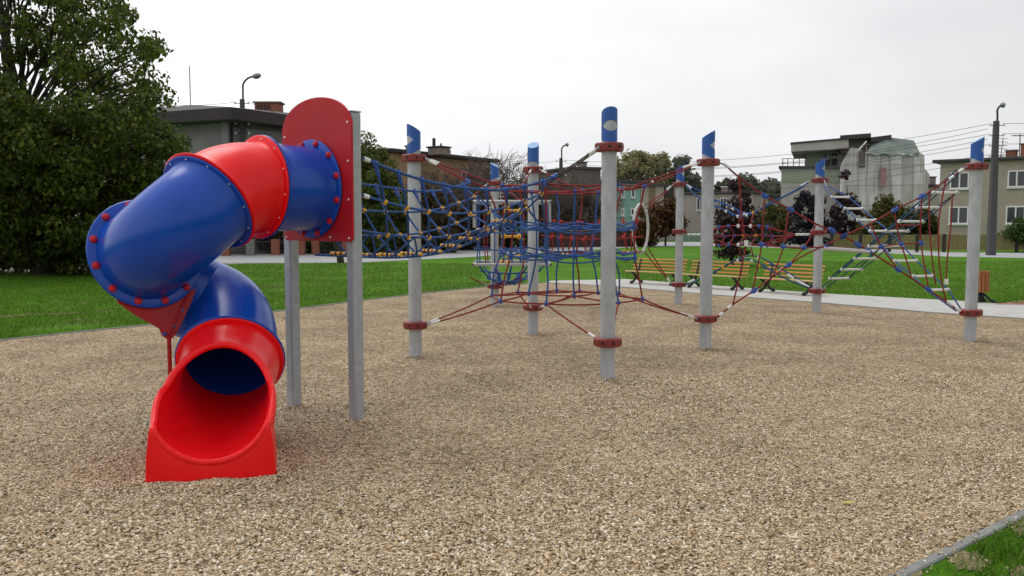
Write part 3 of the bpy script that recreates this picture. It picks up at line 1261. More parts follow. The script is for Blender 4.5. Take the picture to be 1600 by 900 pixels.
NB = 10
TN, TF = along(spline(topN, 6), NB), along(spline(farT, 6), NB)
botz = [1.46, 1.44, 1.425, 1.42, 1.43, 1.46, 1.52, 1.60, 1.70, 1.80]


def ulevel(k, u):
    """point on the U of station k (fraction allowed), u from 0 near top to 1 far top"""
    k = max(0, min(NB - 1, k))
    i = min(NB - 2, int(k))
    f = k - i
    n, fr_ = lerp(TN[i], TN[i + 1], f), lerp(TF[i], TF[i + 1], f)
    bz = lerp(botz[i], botz[i + 1], f)
    mid_ = (n + fr_) / 2
    bw = .19
    dirx = (fr_ - n)
    dirx.z = 0
    dirx.normalize()
    bN, bF = Z(mid_ - dirx * bw, bz), Z(mid_ + dirx * bw, bz)
    if u <= .4:
        s = u / .4
        p = lerp(n, bN, s)
        return p - dirx * (.10 * math.sin(math.pi * s))
    if u >= .6:
        s = (1 - u) / .4
        p = lerp(fr_, bF, s)
        return p + dirx * (.10 * math.sin(math.pi * s))
    return lerp(bN, bF, (u - .4) / .2) - Vector((0, 0, .02 * math.sin(math.pi * (u - .4) / .2)))


for u in (0, 1):
    pts = [ulevel(k, u) for k in range(NB)]
    bridge.rope(pts, ROPE_B, .0135, sub=3)
for u in (.15, .29, .4, .6, .71, .85):
    bridge.rope([ulevel(k, u) for k in np.linspace(0, NB - 1, 14)], ROPE_B, .0115, sub=2)
for q, tgt, key in ((ulevel(NB - 1, 0), None, 'A'), (ulevel(NB - 1, 1), None, 'C')):
    st = bridge.tie(key, ZU, q)
    bridge.sag(st, q, .01, ROPE_K if key == 'A' else ROPE_R, .011)
    bridge.sleeve(q, lerp(q, st, .12), SLEEVE_B, .022)
for k in range(1, NB):
    for near in (True, False):
        us = (0, .15, .29, .4) if near else (1, .85, .71, .6)
        sh = .95 if near else .5
        pts = [ulevel(k - .5 + sh * i / 3 * 1.6, us[i]) for i in range(4)]
        bridge.rope(pts, ROPE_B, .0115, sub=3)
        for i, q in enumerate(pts):
            if i == 0:
                bridge.knot(q, SLEEVE_B, .021)
                bridge.sleeve(q, lerp(q, pts[1], .33), SLEEVE_B, .0185)
            elif i < 3:
                bridge.knot(q, CONN_Y, .0205)
    # the slats one steps on: yellow tube with dark joints
    a_, b_ = ulevel(k - .35, .39), ulevel(k - .35, .61)
    sl = MB().tube([a_, b_], .017, 8).build("tread", CONN_Y, bridge.t)
    for f in (.2, .4, .6, .8):
        MB().lathe([(.0185, -.012), (.0185, .012)], 8, lerp(a_, b_, f), (b_ - a_)).build("joint", HOLE, sl)
    v0 = ulevel(k - .2, .29)
    bridge.rope([v0, ulevel(k + .25, .36), ulevel(k + .45, .4)], ROPE_B, .010, sub=3)
    bridge.rope([v0, ulevel(k - .55, .36), ulevel(k - .85, .4)], ROPE_B, .010, sub=3)
for z_, u in ((313, .15), (371, .29), (247, 0)):
    q = ulevel(0.15, u)
    bridge.sleeve(ulevel(0.05, u), ulevel(.28, u), WHITE, .02, "ferrule")
for u in (.15, .85, .29, .71):
    bridge.sag(ulevel(NB - 1, u), jit[((0, 1) if u < .5 else (0, 2))[0], (1 if u < .5 else 2), 2], .02, ROPE_B, .011)

# --- red tube bridge behind the net, from the basket to the white hoop
e0, e1 = Vector((.62, 18.1, 0)), Vector((2.82, 18.45, 0))
redb = Net("red_rope_bridge", "red rope bridge with small red connectors running behind the big net to the white hoop", "rope bridge", (e0 + e1) / 2)
hoopc = at_y(1001, 357, 18.4)
hd = Vector((.80, .60, 0)).normalized()
pts = []
for k in range(33):
    a = 2 * math.pi * k / 32
    pts.append(hoopc + hd * (.36 * math.cos(a)) * .62 + Vector((0, 0, .52 * math.sin(a))))
hp = MB().tube(pts, .03, 10, False).build("hoop", LWHITE, redb.t)
for k in (4, 12, 20, 28):
    a = 2 * math.pi * k / 32
    q = hoopc + hd * (.36 * math.cos(a)) * .62 + Vector((0, 0, .52 * math.sin(a)))
    MB().ball(q, .042, 8, 6).build("clamp", LWHITE, hp)
side_v = Vector((.12, .98, 0))
for zz, yy, m in ((1.80, -.30, ROPE_R), (1.80, .42, ROPE_R), (1.47, -.38, ROPE_R), (1.47, .45, ROPE_R), (1.15, -.25, ROPE_R), (1.15, .30, ROPE_R), (1.80, 0, ROPE_R), (1.13, 0, ROPE_R)):
    a_ = e0 + side_v * yy + Vector((0, 0, zz + .03))
    b_ = lerp(e1 + side_v * yy * .4, hoopc, .2)
    b_.z = zz
    redb.sag(a_, b_, .07 if zz > 1.2 else .04, m, .0115)
for k in range(1, 10):
    f = k / 10
    base = lerp(e0, e1, f)
    for yy, s0 in ((-.32, 0), (.42, 1)):
        off = .05 * (1 if k % 2 else -1)
        q = [base + side_v * yy + Vector((off, 0, 1.80 - .12 * f * (1 - f))), base + side_v * yy * 1.15 + Vector((0, 0, 1.47 - .1 * f * (1 - f))), base + side_v * yy * .8 + Vector((-off, 0, 1.15))]
        q = [p_ + Vector((rng.normal(0, .04), 0, rng.normal(0, .025))) for p_ in q]
        redb.rope(q, ROPE_R, .0105, sub=2)
        redb.knot(q[1], CONN_R, .026)
        redb.knot(q[0], CONN_R, .022)
        if s0 == 0:
            redb.sleeve(q[2] + Vector((0, 0, -.06)), q[2] + Vector((0, 0, .01)), WHITE, .022, "peg")
            redb.knot(q[2], CONN_R, .022)
    mb = MB().tube([base + side_v * -.3 + Vector((0, 0, 1.15)), base + side_v * .35 + Vector((0, 0, 1.15))], .02, 6)
    mb.build("tread", CONN_R, redb.t)
for tgt, z, s in (((hoopc + Vector((0.1, .05, .5))), ZU, 1), ((hoopc + Vector((0.16, .1, .42))), ZU, 1), ((hoopc + Vector((0.1, .05, -.5))), ZL, 0), ((hoopc + Vector((.18, .1, -.42))), ZL, 0)):
    st = redb.tie('F', z, tgt)
    redb.sag(st, tgt, .02, ROPE_R, .013)

FRAMEG = mat("frame_grey", (0.34, 0.35, 0.36), 0.5, 0.2, 0.1, 10)
# --- rope basket with white frames round the farthest pole
bask = Net("rope_basket", "rope basket of blue strands between two pale grey frames round the farthest pole", "rope basket", E_)
yF = E_.y - .75
x0, x1 = at_y(739, 315, yF).x, at_y(861, 315, yF).x
ztp, zbt = at_y(800, 315, yF).z, at_y(800, 413.5, yF).z
for z, nm in ((ztp, "top_frame"), (zbt, "bottom_frame")):
    mb = MB()
    for a_, b_ in (((x0, yF), (x1, yF)), ((x0, yF + 1.5), (x1, yF + 1.5)), ((x0, yF), (x0, yF + 1.5)), ((x1, yF), (x1, yF + 1.5))):
        c_ = ((a_[0] + b_[0]) / 2, (a_[1] + b_[1]) / 2, z)
        mb.bbox(c_, (abs(b_[0] - a_[0]) + .05, abs(b_[1] - a_[1]) + .05, .065), .015)
    mb.build(nm, FRAMEG, bask.t)
for xx in (x0 + .03, x1 - .03):
    MB().bbox((xx, yF + .06, ztp - .28), (.07, .05, .5), .01).build("stay", FRAMEG, bask.t)
ropes_x = np.linspace(x0 + .08, x1 - .08, 9)
for k, xx in enumerate(ropes_x):
    for yy in (yF + .02, yF + 1.48):
        m = ROPE_R if k in (1, 3, 6) else ROPE_B
        bask.rope([(xx, yy, ztp), (xx + rng.normal(0, .02), yy, (ztp + zbt) / 2), (xx, yy, zbt)], m, .013)
for zz in (1.25, 1.60):
    bask.sag((x0, yF, zz), (x1, yF, zz), .05, ROPE_B, .013)
    bask.sag((x0, yF + 1.5, zz), (x1, yF + 1.5, zz), .05, ROPE_B, .013)
for k in range(5):                                                   # bowl of net under the lower frame
    xx = lerp(x0 + .1, x1 - .1, k / 4)
    pts = [(lerp(xx, E_.x + .2, .0), yF, zbt), (lerp(xx, E_.x + .2, .4), yF + .3, zbt - .28), (lerp(xx, E_.x + .2, .75), yF + .75, zbt - .42), (lerp(xx, E_.x + .2, .4), yF + 1.2, zbt - .28), (xx, yF + 1.5, zbt)]
    bask.rope(pts, ROPE_B, .017)
    for q in pts[1:4]:
        bask.knot(q, SLEEVE_B, .036)
for zz, kx in ((.14, .2), (.30, .45)):
    pts = [(lerp(x0, E_.x + .2, kx), yF + .3, zbt - zz), (E_.x + .3, yF + .15, zbt - zz - .05), (lerp(x1, E_.x + .2, kx), yF + .3, zbt - zz)]
    bask.rope(pts, ROPE_B, .017)
for x, y, w in ((802, 329, 24), (799, 369.5, 24), (803, 401, 17), (788, 411, 12)):
    q = at_y(x, y, yF + .3)
    hw_ = w * (yF + .3) / FPX / 2
    tr = MB().tube([q - Vector((hw_, 0, 0)), q + Vector((hw_, 0, 0))], .028, 8)
    tr.ball(q - Vector((hw_, 0, 0)), .06, 8, 6).ball(q + Vector((hw_, 0, 0)), .06, 8, 6)
    tr.build("tread", CONN_Y, bask.t)
for s in (-1, 1):
    st = bask.tie('E', ZL, E_ + Vector((s * .6, -.4, zbt - .2)))
    bask.sag(st, (E_.x + s * .5, yF + .3, zbt - .28), 0, ROPE_R, .014)
    st = bask.tie('E', ZU, E_ + Vector((s * .6, -.4, ztp)))
    bask.sag(st, (E_.x + s * .55, yF, ztp), 0, ROPE_R, .014)

# --- crossed rope wall between two front right poles
def wp(net_p, net_q):
    return lambda x, y: on_wall(x, y, net_p, net_q)


w1 = wp(B, I_)
cross = Net("crossed_rope_wall", "pair of red ropes crossing in an X with hanging strands between two right-hand poles", "rope net", (B + I_) / 2)
r1 = [(1132, 257), (1155, 277), (1195, 306), (1235, 327), (1275, 350), (1318, 369), (1357, 392), (1403, 421), (1450, 452), (1478, 471), (1503, 489)]
r2 = [(1120, 496), (1145, 476), (1178, 454), (1207, 433), (1232, 414), (1258, 398), (1290, 383), (1318, 369), (1360, 349), (1398, 328), (1440, 307), (1478, 282), (1508, 262)]
for r in (r1, r2):
    cross.rope([w1(*p) for p in r], ROPE_R, .0125, sub=3)
for px in (r1[2], r1[3], r1[5], (1300, 360), (1340, 382), r1[6], r1[7], r1[8], r2[2], r2[4], r2[9], r2[10], (1318, 369)):
    cross.knot(w1(*px), SLEEVE_B, .03)
    cross.sleeve(w1(px[0] - 5, px[1] + (3.5 if px in r2 else -3.0)), w1(px[0] + 5, px[1] - (3.5 if px in r2 else -3.0)), SLEEVE_B, .024)
for a_, b_ in (((1108, 500), (1118, 497)), ((1124, 493), (1130, 489)), ((1137, 482), (1143, 477)), ((1480, 472), (1488, 477)), ((1493, 481), (1500, 486)), ((1505, 264), (1497, 269)), ((1490, 275), (1482, 280)), ((1131, 256), (1139, 262))):
    cross.sleeve(w1(*a_), w1(*b_), WHITE, .021, "ferrule")
vert = [[(1155, 277), (1158, 330), (1163, 366), (1166, 380), (1156, 430), (1145, 476)], [(1195, 306), (1192, 345), (1190, 382), (1183, 420), (1175, 456)],
        [(1233, 326), (1229, 352), (1224, 386), (1215, 412), (1207, 433)], [(1275, 350), (1266, 372), (1255, 388), (1242, 403), (1232, 414)],
        [(1360, 350), (1377, 385), (1395, 410), (1403, 421)], [(1398, 328), (1401, 352), (1408, 381), (1418, 412), (1424, 434)],
        [(1440, 307), (1438, 352), (1439, 380), (1446, 425), (1451, 452)], [(1478, 280), (1467, 345), (1468, 417), (1478, 470)], [(1488, 303), (1486, 352), (1480, 405), (1478, 440)],
        [(1452, 300), (1452, 350), (1456, 400), (1462, 445)]]
for v in vert:
    cross.rope([w1(*p) for p in v], ROPE_R, .0105, sub=3)
for px in ((1166, 380), (1479, 440)):
    q = w1(*px)
    cross.sleeve(q + Vector((0, 0, -.04)), q + Vector((0, 0, .04)), WHITE, .028, "ferrule")
for h in ([(1190, 383), (1225, 386), (1256, 388), (1290, 386), (1345, 389)], [(1166, 381), (1190, 383)], [(1401, 352), (1438, 352)], [(1377, 385), (1408, 381), (1439, 380)]):
    cross.rope([w1(*p) for p in h], ROPE_R, .0115, sub=2)
for px in ((1190, 382), (1224, 385), (1256, 387), (1290, 386), (1377, 385), (1408, 381), (1439, 380)):
    cross.knot(w1(*px), SLEEVE_B, .03)
for (px, r) in (((1357, 392), 0),):
    a_, b_ = w1(1286, 388), w1(1358, 393)
    MB().tube([a_, b_], .032, 10).build("beam", LWHITE, cross.t)
for key, z, px in (('B', ZU, (1132, 257)), ('B', ZL, (1120, 496)), ('I', ZU, (1508, 262)), ('I', ZL, (1503, 489))):
    p = PG[key]
    q = w1(*px)
    dh = (Z(q, 0) - p).normalized()
    MB().tube([Z(p + dh * .15, z), q], .013, 6).build("shackle", STEEL, cross.t)

# --- blue rope bridge and net of the far right plane
w2 = wp(F, G)
fg = Net("blue_rope_net", "net of blue slack ropes and a small red mesh between the two far right poles", "rope net", (F + G) / 2)
offp = (Vector((-(G - F).y, (G - F).x, 0))).normalized()
for dd in (-.18, .18):
    up_l = [(1072, 289), (1092, 300), (1112, 312), (1140, 324), (1160, 333), (1182, 328), (1210, 312), (1240, 297), (1264, 285)]
    fg.rope([w2(x, y + (5 if dd < 0 else 0) * (1 if 1085 < x < 1250 else 0)) + offp * dd * (1 if 1085 < x < 1250 else .2) for x, y in up_l], ROPE_B, .017, sub=3)
    lo_l = [(1072, 444), (1090, 436), (1112, 425), (1138, 411), (1158, 401), (1182, 402), (1205, 415), (1235, 432), (1265, 450)]
    fg.rope([w2(x, y + (4 if dd < 0 else 0) * (1 if 1085 < x < 1250 else 0)) + offp * dd * (1 if 1085 < x < 1250 else .2) for x, y in lo_l], ROPE_T, .017, sub=3)
    for x, y, m in ((1112, 313, SLEEVE_B), (1140, 326, WHITE), (1158, 334, WHITE), (1172, 332, WHITE), (1125, 319, SLEEVE_B), (1182, 328, CONN_Y), (1150, 331, SLEEVE_B), (1112, 426, SLEEVE_B), (1135, 413, CONN_Y), (1158, 402, WHITE), (1180, 403, WHITE), (1192, 410, CONN_Y), (1200, 413, SLEEVE_B), (1215, 423, WHITE)):
        fg.knot(w2(x, y + (4 if dd < 0 else 0)) + offp * dd, m, .026)
for x, y in ((1235, 432), (1250, 441)):
    fg.sleeve(w2(x - 5, y - 3), w2(x + 5, y + 3), WHITE, .026, "ferrule")
mid_pts = {}
for i, x in enumerate((1128, 1143, 1158, 1177, 1190, 1203)):
    for j, y in enumerate((353, 368, 382)):
        mid_pts[(i, j)] = w2(x, y + (1.5 if i in (0, 5) else 0)) + offp * (.15 if j % 2 else -.15)
for i in range(6):
    fg.rope([mid_pts[(i, j)] for j in range(3)], ROPE_R, .014, sub=2)
    for j in range(3):
        fg.knot(mid_pts[(i, j)], SLEEVE_B if (i in (0, 1, 4, 5)) else CONN_Y if j == 1 else WHITE, .029)
for j in range(3):
    fg.rope([mid_pts[(i, j)] for i in range(6)], ROPE_R, .014, sub=2)
for i in (2, 3):
    fg.rope([w2(1158 if i == 2 else 1177, 333), mid_pts[(i, 0)]], ROPE_R, .013)
    fg.rope([mid_pts[(i, 2)], w2(1158 if i == 2 else 1177, 402)], ROPE_R, .013)
for key, xs_, i in (('F', (1074, 1095), 0), ('G', (1265, 1243), 5)):
    hub = w2(xs_[1], 366.5)
    MB().tube([w2(xs_[0], 366.5), hub], .016, 6).build("chain", STEEL, fg.t)
    for f in (.15, .5, .85):
        q = lerp(w2(xs_[0], 366.5), hub, f)
        fg.sleeve(q - Vector((.04, 0, 0)), q + Vector((.04, 0, 0)), WHITE, .024, "ferrule")
    for j in range(3):
        fg.sag(hub, mid_pts[(i, j)], .01, ROPE_R, .015)
    fg.sag(hub, mid_pts[(1 if i == 0 else 4, 0)], 0, ROPE_R, .014)
    fg.sag(hub, mid_pts[(1 if i == 0 else 4, 2)], 0, ROPE_R, .014)
for a_, b_ in (((1072, 289), (1080, 294)), ((1264, 285), (1252, 291)), ((1075, 442), (1085, 437)), ((1264, 449), (1255, 444))):
    fg.sleeve(w2(*a_), w2(*b_), WHITE, .026, "ferrule")

# --- two crossing rope ladders
w3_ = wp(G, I_)
lad_n = Vector((-(I_ - G).y, (I_ - G).x, 0)).normalized()
if lad_n.x < 0:
    lad_n = -lad_n


def ladder(label, rungs, hpx, top_px, bot_px, key_top, zt, key_bot, zb, m):
    L = Net("rope_ladder", label, "rope ladder", (G + I_) / 2)
    L.t['group'] = "crossing rope ladders at the right"
    cs = [w3_(*p) for p in rungs]
    hw_ = []
    for c, h in zip(cs, hpx):
        hw_.append(h * c.y / FPX / max(.3, abs(lad_n.x)))
    tp, bp_ = w3_(*top_px), w3_(*bot_px)
    for s in (-1, 1):
        pts = [tp + lad_n * s * .05] + [c + lad_n * (s * h * .88) for c, h in zip(cs, hw_)] + [bp_ + lad_n * s * .05]
        L.rope(pts, m, .0115, sm=False)
    for c, h in zip(cs, hw_):
        rg = MB().tube([c - lad_n * h, c + lad_n * h], .0205, 10).build("rung", WHITE, L.t)
        for s in (-1, 1):
            MB().ball(c + lad_n * (s * h * .88), .034, 8, 6).build("clamp", LWHITE, rg)
    for key, z, q in ((key_top, zt, tp), (key_bot, zb, bp_)):
        p = PG[key]
        dh = (Z(q, 0) - p).normalized()
        MB().tube([Z(p + dh * .15, z), q], .015, 6).build("shackle", STEEL, L.t)
    return L


ladder("rope ladder slanting down to the right pole's lower collar, white rungs on blue ropes",
       [(1313, 308), (1334, 326), (1354, 344), (1374, 361), (1394, 384), (1415, 407.5), (1442, 431.5), (1465, 453)], [16, 16.5, 17, 18, 20, 21, 19, 21], (1291, 291), (1499, 486), 'G', ZU, 'I', ZL, ROPE_B)
ladder("rope ladder rising to the right pole's upper collar, white rungs on teal ropes",
       [(1311, 435), (1331, 421), (1352, 404), (1374, 385), (1402, 361), (1424, 346), (1452, 324), (1477, 301)], [18, 19, 20, 20, 21, 23, 23, 23], (1500, 265), (1289, 448), 'I', ZU, 'G', ZL, ROPE_T)
# ------------------------------------------------------------------ buildings
GLASS = glass_mat("window_glass", (0.035, 0.04, 0.05))
WFRAME = mat("window_frame_white", (0.72, 0.72, 0.70), 0.5, 0, 0.05)
W_RIGHT = mat("render_greige", (0.36, 0.31, 0.255), 0.95, 0, 0.12, 1.2, 0.15, 30)
W_MINT = mat("render_mint", (0.24, 0.42, 0.35), 0.95, 0, 0.08, 1.0, 0.1, 30)
W_BEIGE = mat("render_beige", (0.40, 0.36, 0.31), 0.95, 0, 0.1, 1.0, 0.1, 30)
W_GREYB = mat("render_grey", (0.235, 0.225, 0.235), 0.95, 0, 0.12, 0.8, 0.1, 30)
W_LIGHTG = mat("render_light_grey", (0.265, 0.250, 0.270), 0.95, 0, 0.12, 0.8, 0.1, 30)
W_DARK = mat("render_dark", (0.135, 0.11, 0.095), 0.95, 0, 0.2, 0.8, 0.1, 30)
W_OCHRE = mat("render_ochre", (0.36, 0.225, 0.13), 0.95, 0, 0.25, 0.7, 0.2, 20)
W_GREEN = mat("render_green", (0.28, 0.32, 0.235), 0.95, 0, 0.1, 0.8, 0.1, 30)
W_STRIPE = mat("render_brown", (0.22, 0.165, 0.11), 0.95, 0, 0.1, 0.8)
W_CONC = mat("raw_concrete", (0.40, 0.375, 0.35), 0.95, 0, 0.15, 1.2, 0.1, 30)
ROOF_D = mat("dark_roofing", (0.050, 0.048, 0.050), 0.85, 0, 0.3, 1.0, 0.1, 20)
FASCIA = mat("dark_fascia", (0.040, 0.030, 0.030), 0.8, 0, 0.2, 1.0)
BRICK = mat("chimney_brick", (0.27, 0.10, 0.065), 0.95, 0, 0.3, 10, 0.3, 30)
CH_GREY = mat("chimney_render", (0.22, 0.18, 0.16), 0.95, 0, 0.2, 4)
METAL_D = mat("dark_metal", (0.05, 0.05, 0.055), 0.5, 0.5, 0.2, 10)
NETW = mat("debris_netting", (0.62, 0.60, 0.585), 0.95, 0, 0.30, 0.32, 0.3, 3, stretch=(1, 1, .45))
NETT = mat("scaffold_steel", (0.33, 0.33, 0.33), 0.5, 0.3, 0.1)
NETG = mat("green_netting", (0.135, 0.165, 0.140), 0.95, 0, 0.25, 1.2, 0.3, 5)
REDCLOTH = mat("faded_red_sheet", (0.34, 0.20, 0.20), 0.95, 0, 0.15, 2)
POLEW = mat("lamp_concrete", (0.075, 0.070, 0.075), 0.85, 0, 0.2, 6, 0.1, 30)
CABLE = mat("cable_rubber", (0.10, 0.10, 0.11), 0.8, 0, 0.05)
LAMPG = mat("lamp_grey", (0.26, 0.27, 0.28), 0.5, 0.3, 0.1)
PORC = mat("porcelain", (0.7, 0.7, 0.68), 0.3, 0, 0.05)


class House:
    """box of walls facing us between two ground points, with things placed on its front by where they are seen"""

    def __init__(self, name, label, cat, pxl, pxr, yl, yr, top_px, depth, m, parent=None, group=None, skew=0.0):
        a, b = at_y(pxl, 350, yl), at_y(pxr, 350, yr)
        a.z = b.z = 0
        self.a, self.b = a, b
        self.t = parent or thing(name, label, cat, (a + b) / 2, group)
        self.d = (b - a).normalized()
        self.n = Vector((self.d.y, -self.d.x, 0))
        if self.n.y > 0:
            self.n = -self.n
        self.top = self.at(*top_px).z
        back = -self.n * depth + Vector((skew * depth, 0, 0))
        c = [a, b, b + back, a + back]
        mb = MB()
        mb.add([Vector((p.x, p.y, -.3)) for p in c] + [Vector((p.x, p.y, self.top)) for p in c], [(0, 1, 5, 4), (1, 2, 6, 5), (2, 3, 7, 6), (3, 0, 4, 7), (4, 5, 6, 7)])
        self.wall = mb.build("wall", m, self.t, smooth=False)
        self.c, self.depth = c, depth

    def at(self, px, py):
        return on_wall(px, py, self.a, self.b)

    def m3(self):
        return Matrix((self.d, -self.n, Vector((0, 0, 1)))).transposed()

    def slab(self, name, m, over=.45, th=.28, z=None, over_side=None):
        z = self.top if z is None else z
        os_ = over if over_side is None else over_side
        L = (self.b - self.a).length
        c = (self.a + self.b) / 2 - self.n * (self.depth / 2) + Vector((0, 0, z + th / 2 + .003))
        return MB().bbox(c, (L + 2 * os_, self.depth + 2 * over, th), .04, self.m3()).build(name, m, self.t, smooth=False)

    def window(self, x0, y0, x1, y1, split=1, frame=.09, sill=True, fm=None, parent=None):
        p, q = self.at(x0, y1), self.at(x1, y0)
        u0, u1, z0, z1 = (p - self.a).dot(self.d), (q - self.a).dot(self.d), p.z, q.z
        M = self.m3()
        W_, H_ = u1 - u0, z1 - z0
        cc = lambda u, z, o: self.a + self.d * u + Vector((0, 0, z)) + self.n * o
        mb = MB()
        f = frame
        mb.box(cc((u0 + u1) / 2, z1 - f / 2, .03), (W_, .06, f), 0, M).box(cc((u0 + u1) / 2, z0 + f / 2, .03), (W_, .06, f), 0, M)
        for u in [u0 + f / 2] + [u0 + W_ * k / (split + 1) for k in range(1, split + 1)] + [u1 - f / 2]:
            mb.box(cc(u, (z0 + z1) / 2, .03), (f, .06, H_ - 2 * f), 0, M)
        w = mb.build("window", fm or WFRAME, parent or self.t, smooth=False)
        MB().box(cc((u0 + u1) / 2, (z0 + z1) / 2, .015), (W_ - .02, .028, H_ - .02), 0, M).build("pane", GLASS, w, smooth=False)
        if sill:
            MB().box(cc((u0 + u1) / 2, z0 - .05, .09), (W_ + .12, .18, .06), 0, M).build("sill", fm or WFRAME, w, smooth=False)
        return w

    def patch(self, name, x0, y0, x1, y1, m, o=.02, th=.04):
        p, q = self.at(x0, y1), self.at(x1, y0)
        u0, u1, z0, z1 = (p - self.a).dot(self.d), (q - self.a).dot(self.d), p.z, q.z
        return MB().box(self.a + self.d * (u0 + u1) / 2 + Vector((0, 0, (z0 + z1) / 2)) + self.n * o, (abs(u1 - u0), th, z1 - z0), 0, self.m3()).build(name, m, self.t, smooth=False)

    def roofbox(self, name, x0, y0, x1, back, sy, m, parent=None, cap=None, zb=None):
        """box standing on the roof, set back from the front"""
        y = self.a.y + back
        p, q = at_y(x0, y0, y), at_y(x1, y0, y)
        zb = self.top - .05 if zb is None else zb
        w = (q - p).x
        c = Vector(((p.x + q.x) / 2, y, (p.z + zb) / 2))
        o = MB().bbox(c, (w, sy, p.z - zb), .03, self.m3()).build(name, m, parent or self.t, smooth=False)
        if cap:
            MB().bbox(Vector((c.x, c.y, p.z + .05)), (w + .16, sy + .16, .1), .02, self.m3()).build("cap", cap, o, smooth=False)
        return o, p.z


# house at the right edge
h = House("house", "flat-roofed greige house with white windows at the right, behind the street lamp", "house", 1466, 1720, 61.5, 55.5, (1466, 255), 11, W_RIGHT)
h.slab("roof", ROOF_D, .45, .22)
for w in ((1484, 268.5, 1515, 295.5), (1574, 265.5, 1604, 293), (1482, 322.5, 1514, 350), (1571, 321.5, 1603, 350), (1662, 262, 1690, 290), (1660, 321, 1690, 350)):
    h.window(*w)
ch, zc_ = h.roofbox("chimney", 1574, 236.5, 1588, 4, .9, BRICK, cap=CH_GREY)
ch, zc_ = h.roofbox("chimney", 1598, 226, 1620, 3, .9, BRICK, cap=CH_GREY)
ax_ = at_y(1594, 212, 63)
aer = MB().tube([Vector((ax_.x, 63, h.top)), ax_ + Vector((0, 0, .1))], .035, 6).tube([ax_ + Vector((-.6, 0, 0)), ax_ + Vector((.5, 0, 0))], .03, 5)
for k in range(5):
    aer.tube([ax_ + Vector((-.5 + .22 * k, -.3, 0)), ax_ + Vector((-.5 + .22 * k, .3, 0))], .018, 5)
aer.build("aerial", METAL_D, h.t)
ax_ = at_y(1567.5, 216, 64)
aer = MB().tube([Vector((ax_.x - .2, 64, h.top)), ax_], .03, 5)
for k in range(6):
    aer.tube([ax_ + Vector((-.35, 0, -.25 * k)), ax_ + Vector((.35, 0, -.25 * k - .04))], .018, 5)
aer.build("aerial", METAL_D, h.t)

# house under scaffolding
h = House("house", "house half wrapped in pale debris netting and scaffolding, with a railed roof terrace", "house", 1219, 1440, 80, 78, (1219, 263.5), 12, W_CONC, skew=.36)


def para(name, front, back, m, parent):
    """block with the given front outline running back along a vector"""
    mb = MB().grid([front, [p + back for p in front]], True)
    n = len(front)
    mb.f += [tuple(range(n)), tuple(n + i for i in reversed(range(n)))]
    return mb.build(name, m, parent, smooth=False)


SK = Vector((.36, 1, 0))
a_, b_ = h.at(1216, 263.3), h.at(1318, 263.3)
para("terrace_roof", [a_ + h.n * .25, b_ + h.n * .25, b_ + h.n * .25 + Vector((0, 0, .22)), a_ + h.n * .25 + Vector((0, 0, .22))], SK * 12, ROOF_D, h.t)
h.patch("wall_band", 1222, 267, 1312, 285, W_GREEN, .03)
rail = MB()
yR = 80.3
for x in (1223, 1231, 1240, 1249, 1258):
    p = at_y(x, 248, yR)
    rail.tube([Vector((p.x, yR, h.top)), p], .035, 5)
for y in (248, 255):
    rail.tube([at_y(1222, y, yR), at_y(1260, y - .5, yR)], .03, 5)
rail.build("railing", METAL_D, h.t)
up_y = 81.5
p0, p1 = at_y(1259, 236, up_y), at_y(1338, 236, up_y)
uw = para("upper_wall", [Vector((p0.x, up_y, h.top + .225)), Vector((p1.x, up_y, h.top + .225)), p1, p0], SK * 8, W_GREEN, h.t)
for x0, x1_, y0, y1_ in ((1288, 1297, 240, 262), (1299, 1308, 240, 262)):
    a_, b_ = at_y(x0, y1_, up_y), at_y(x1_, y0, up_y)
    w_ = MB().box(((a_.x + b_.x) / 2, up_y - .03, (a_.z + b_.z) / 2), (b_.x - a_.x, .08, b_.z - a_.z)).build("window", METAL_D, h.t, smooth=False)
    MB().box(((a_.x + b_.x) / 2, up_y - .09, (a_.z + b_.z) / 2), (b_.x - a_.x - .2, .04, b_.z - a_.z - .2)).build("pane", GLASS, w_, smooth=False)
yo = 79.2
a_, b_ = at_y(1236, 237, yo), at_y(1326, 231.5, yo)
c_, d_2 = at_y(1236, 225.5, yo), at_y(1326, 217.5, yo)
mb = MB()
q = [a_, b_, d_2, c_]
mb.grid([q, [p + SK * 9 for p in q]], True)
mb.f += [(0, 1, 2, 3), (7, 6, 5, 4)]
mb.build("overhang_slab", W_CONC, h.t, smooth=False)
mb = MB()
q = [c_ + Vector((-.1, -.1, .004)), d_2 + Vector((0, -.1, .004)), d_2 + Vector((0, -.1, .16)), c_ + Vector((-.1, -.1, .16))]
mb.grid([q, [p + SK * 9.3 for p in q]], True)
mb.f += [(0, 1, 2, 3), (7, 6, 5, 4)]
mb.build("slab_edge", ROOF_D, h.t, smooth=False)
for (x0, y0, x1_, y1_), th in (((1313, 218.5, 1361, 215), 7), ((1361, 222.5, 1393, 218.5), 8)):
    q = [at_y(x0, y0, 79), at_y(x1_, y1_, 79), at_y(x1_, y1_ - th, 79), at_y(x0, y0 - th, 79)]
    mb = MB().grid([q, [p + SK * 8 for p in q]], True)
    mb.f += [(0, 1, 2, 3), (7, 6, 5, 4)]
    mb.build("roof", ROOF_D, h.t, smooth=False)
    a2, b2 = at_y(x0 + 1, y0 + 16, 80), at_y(x1_ - 1, y1_ - th + 1, 80)
    para("attic_wall", [a2 - Vector((0, 0, .3)), Vector((b2.x, b2.y, a2.z - .3)), b2 - Vector((0, 0, .3)), Vector((a2.x, a2.y, b2.z - .3))], SK * 5, W_DARK, h.t)
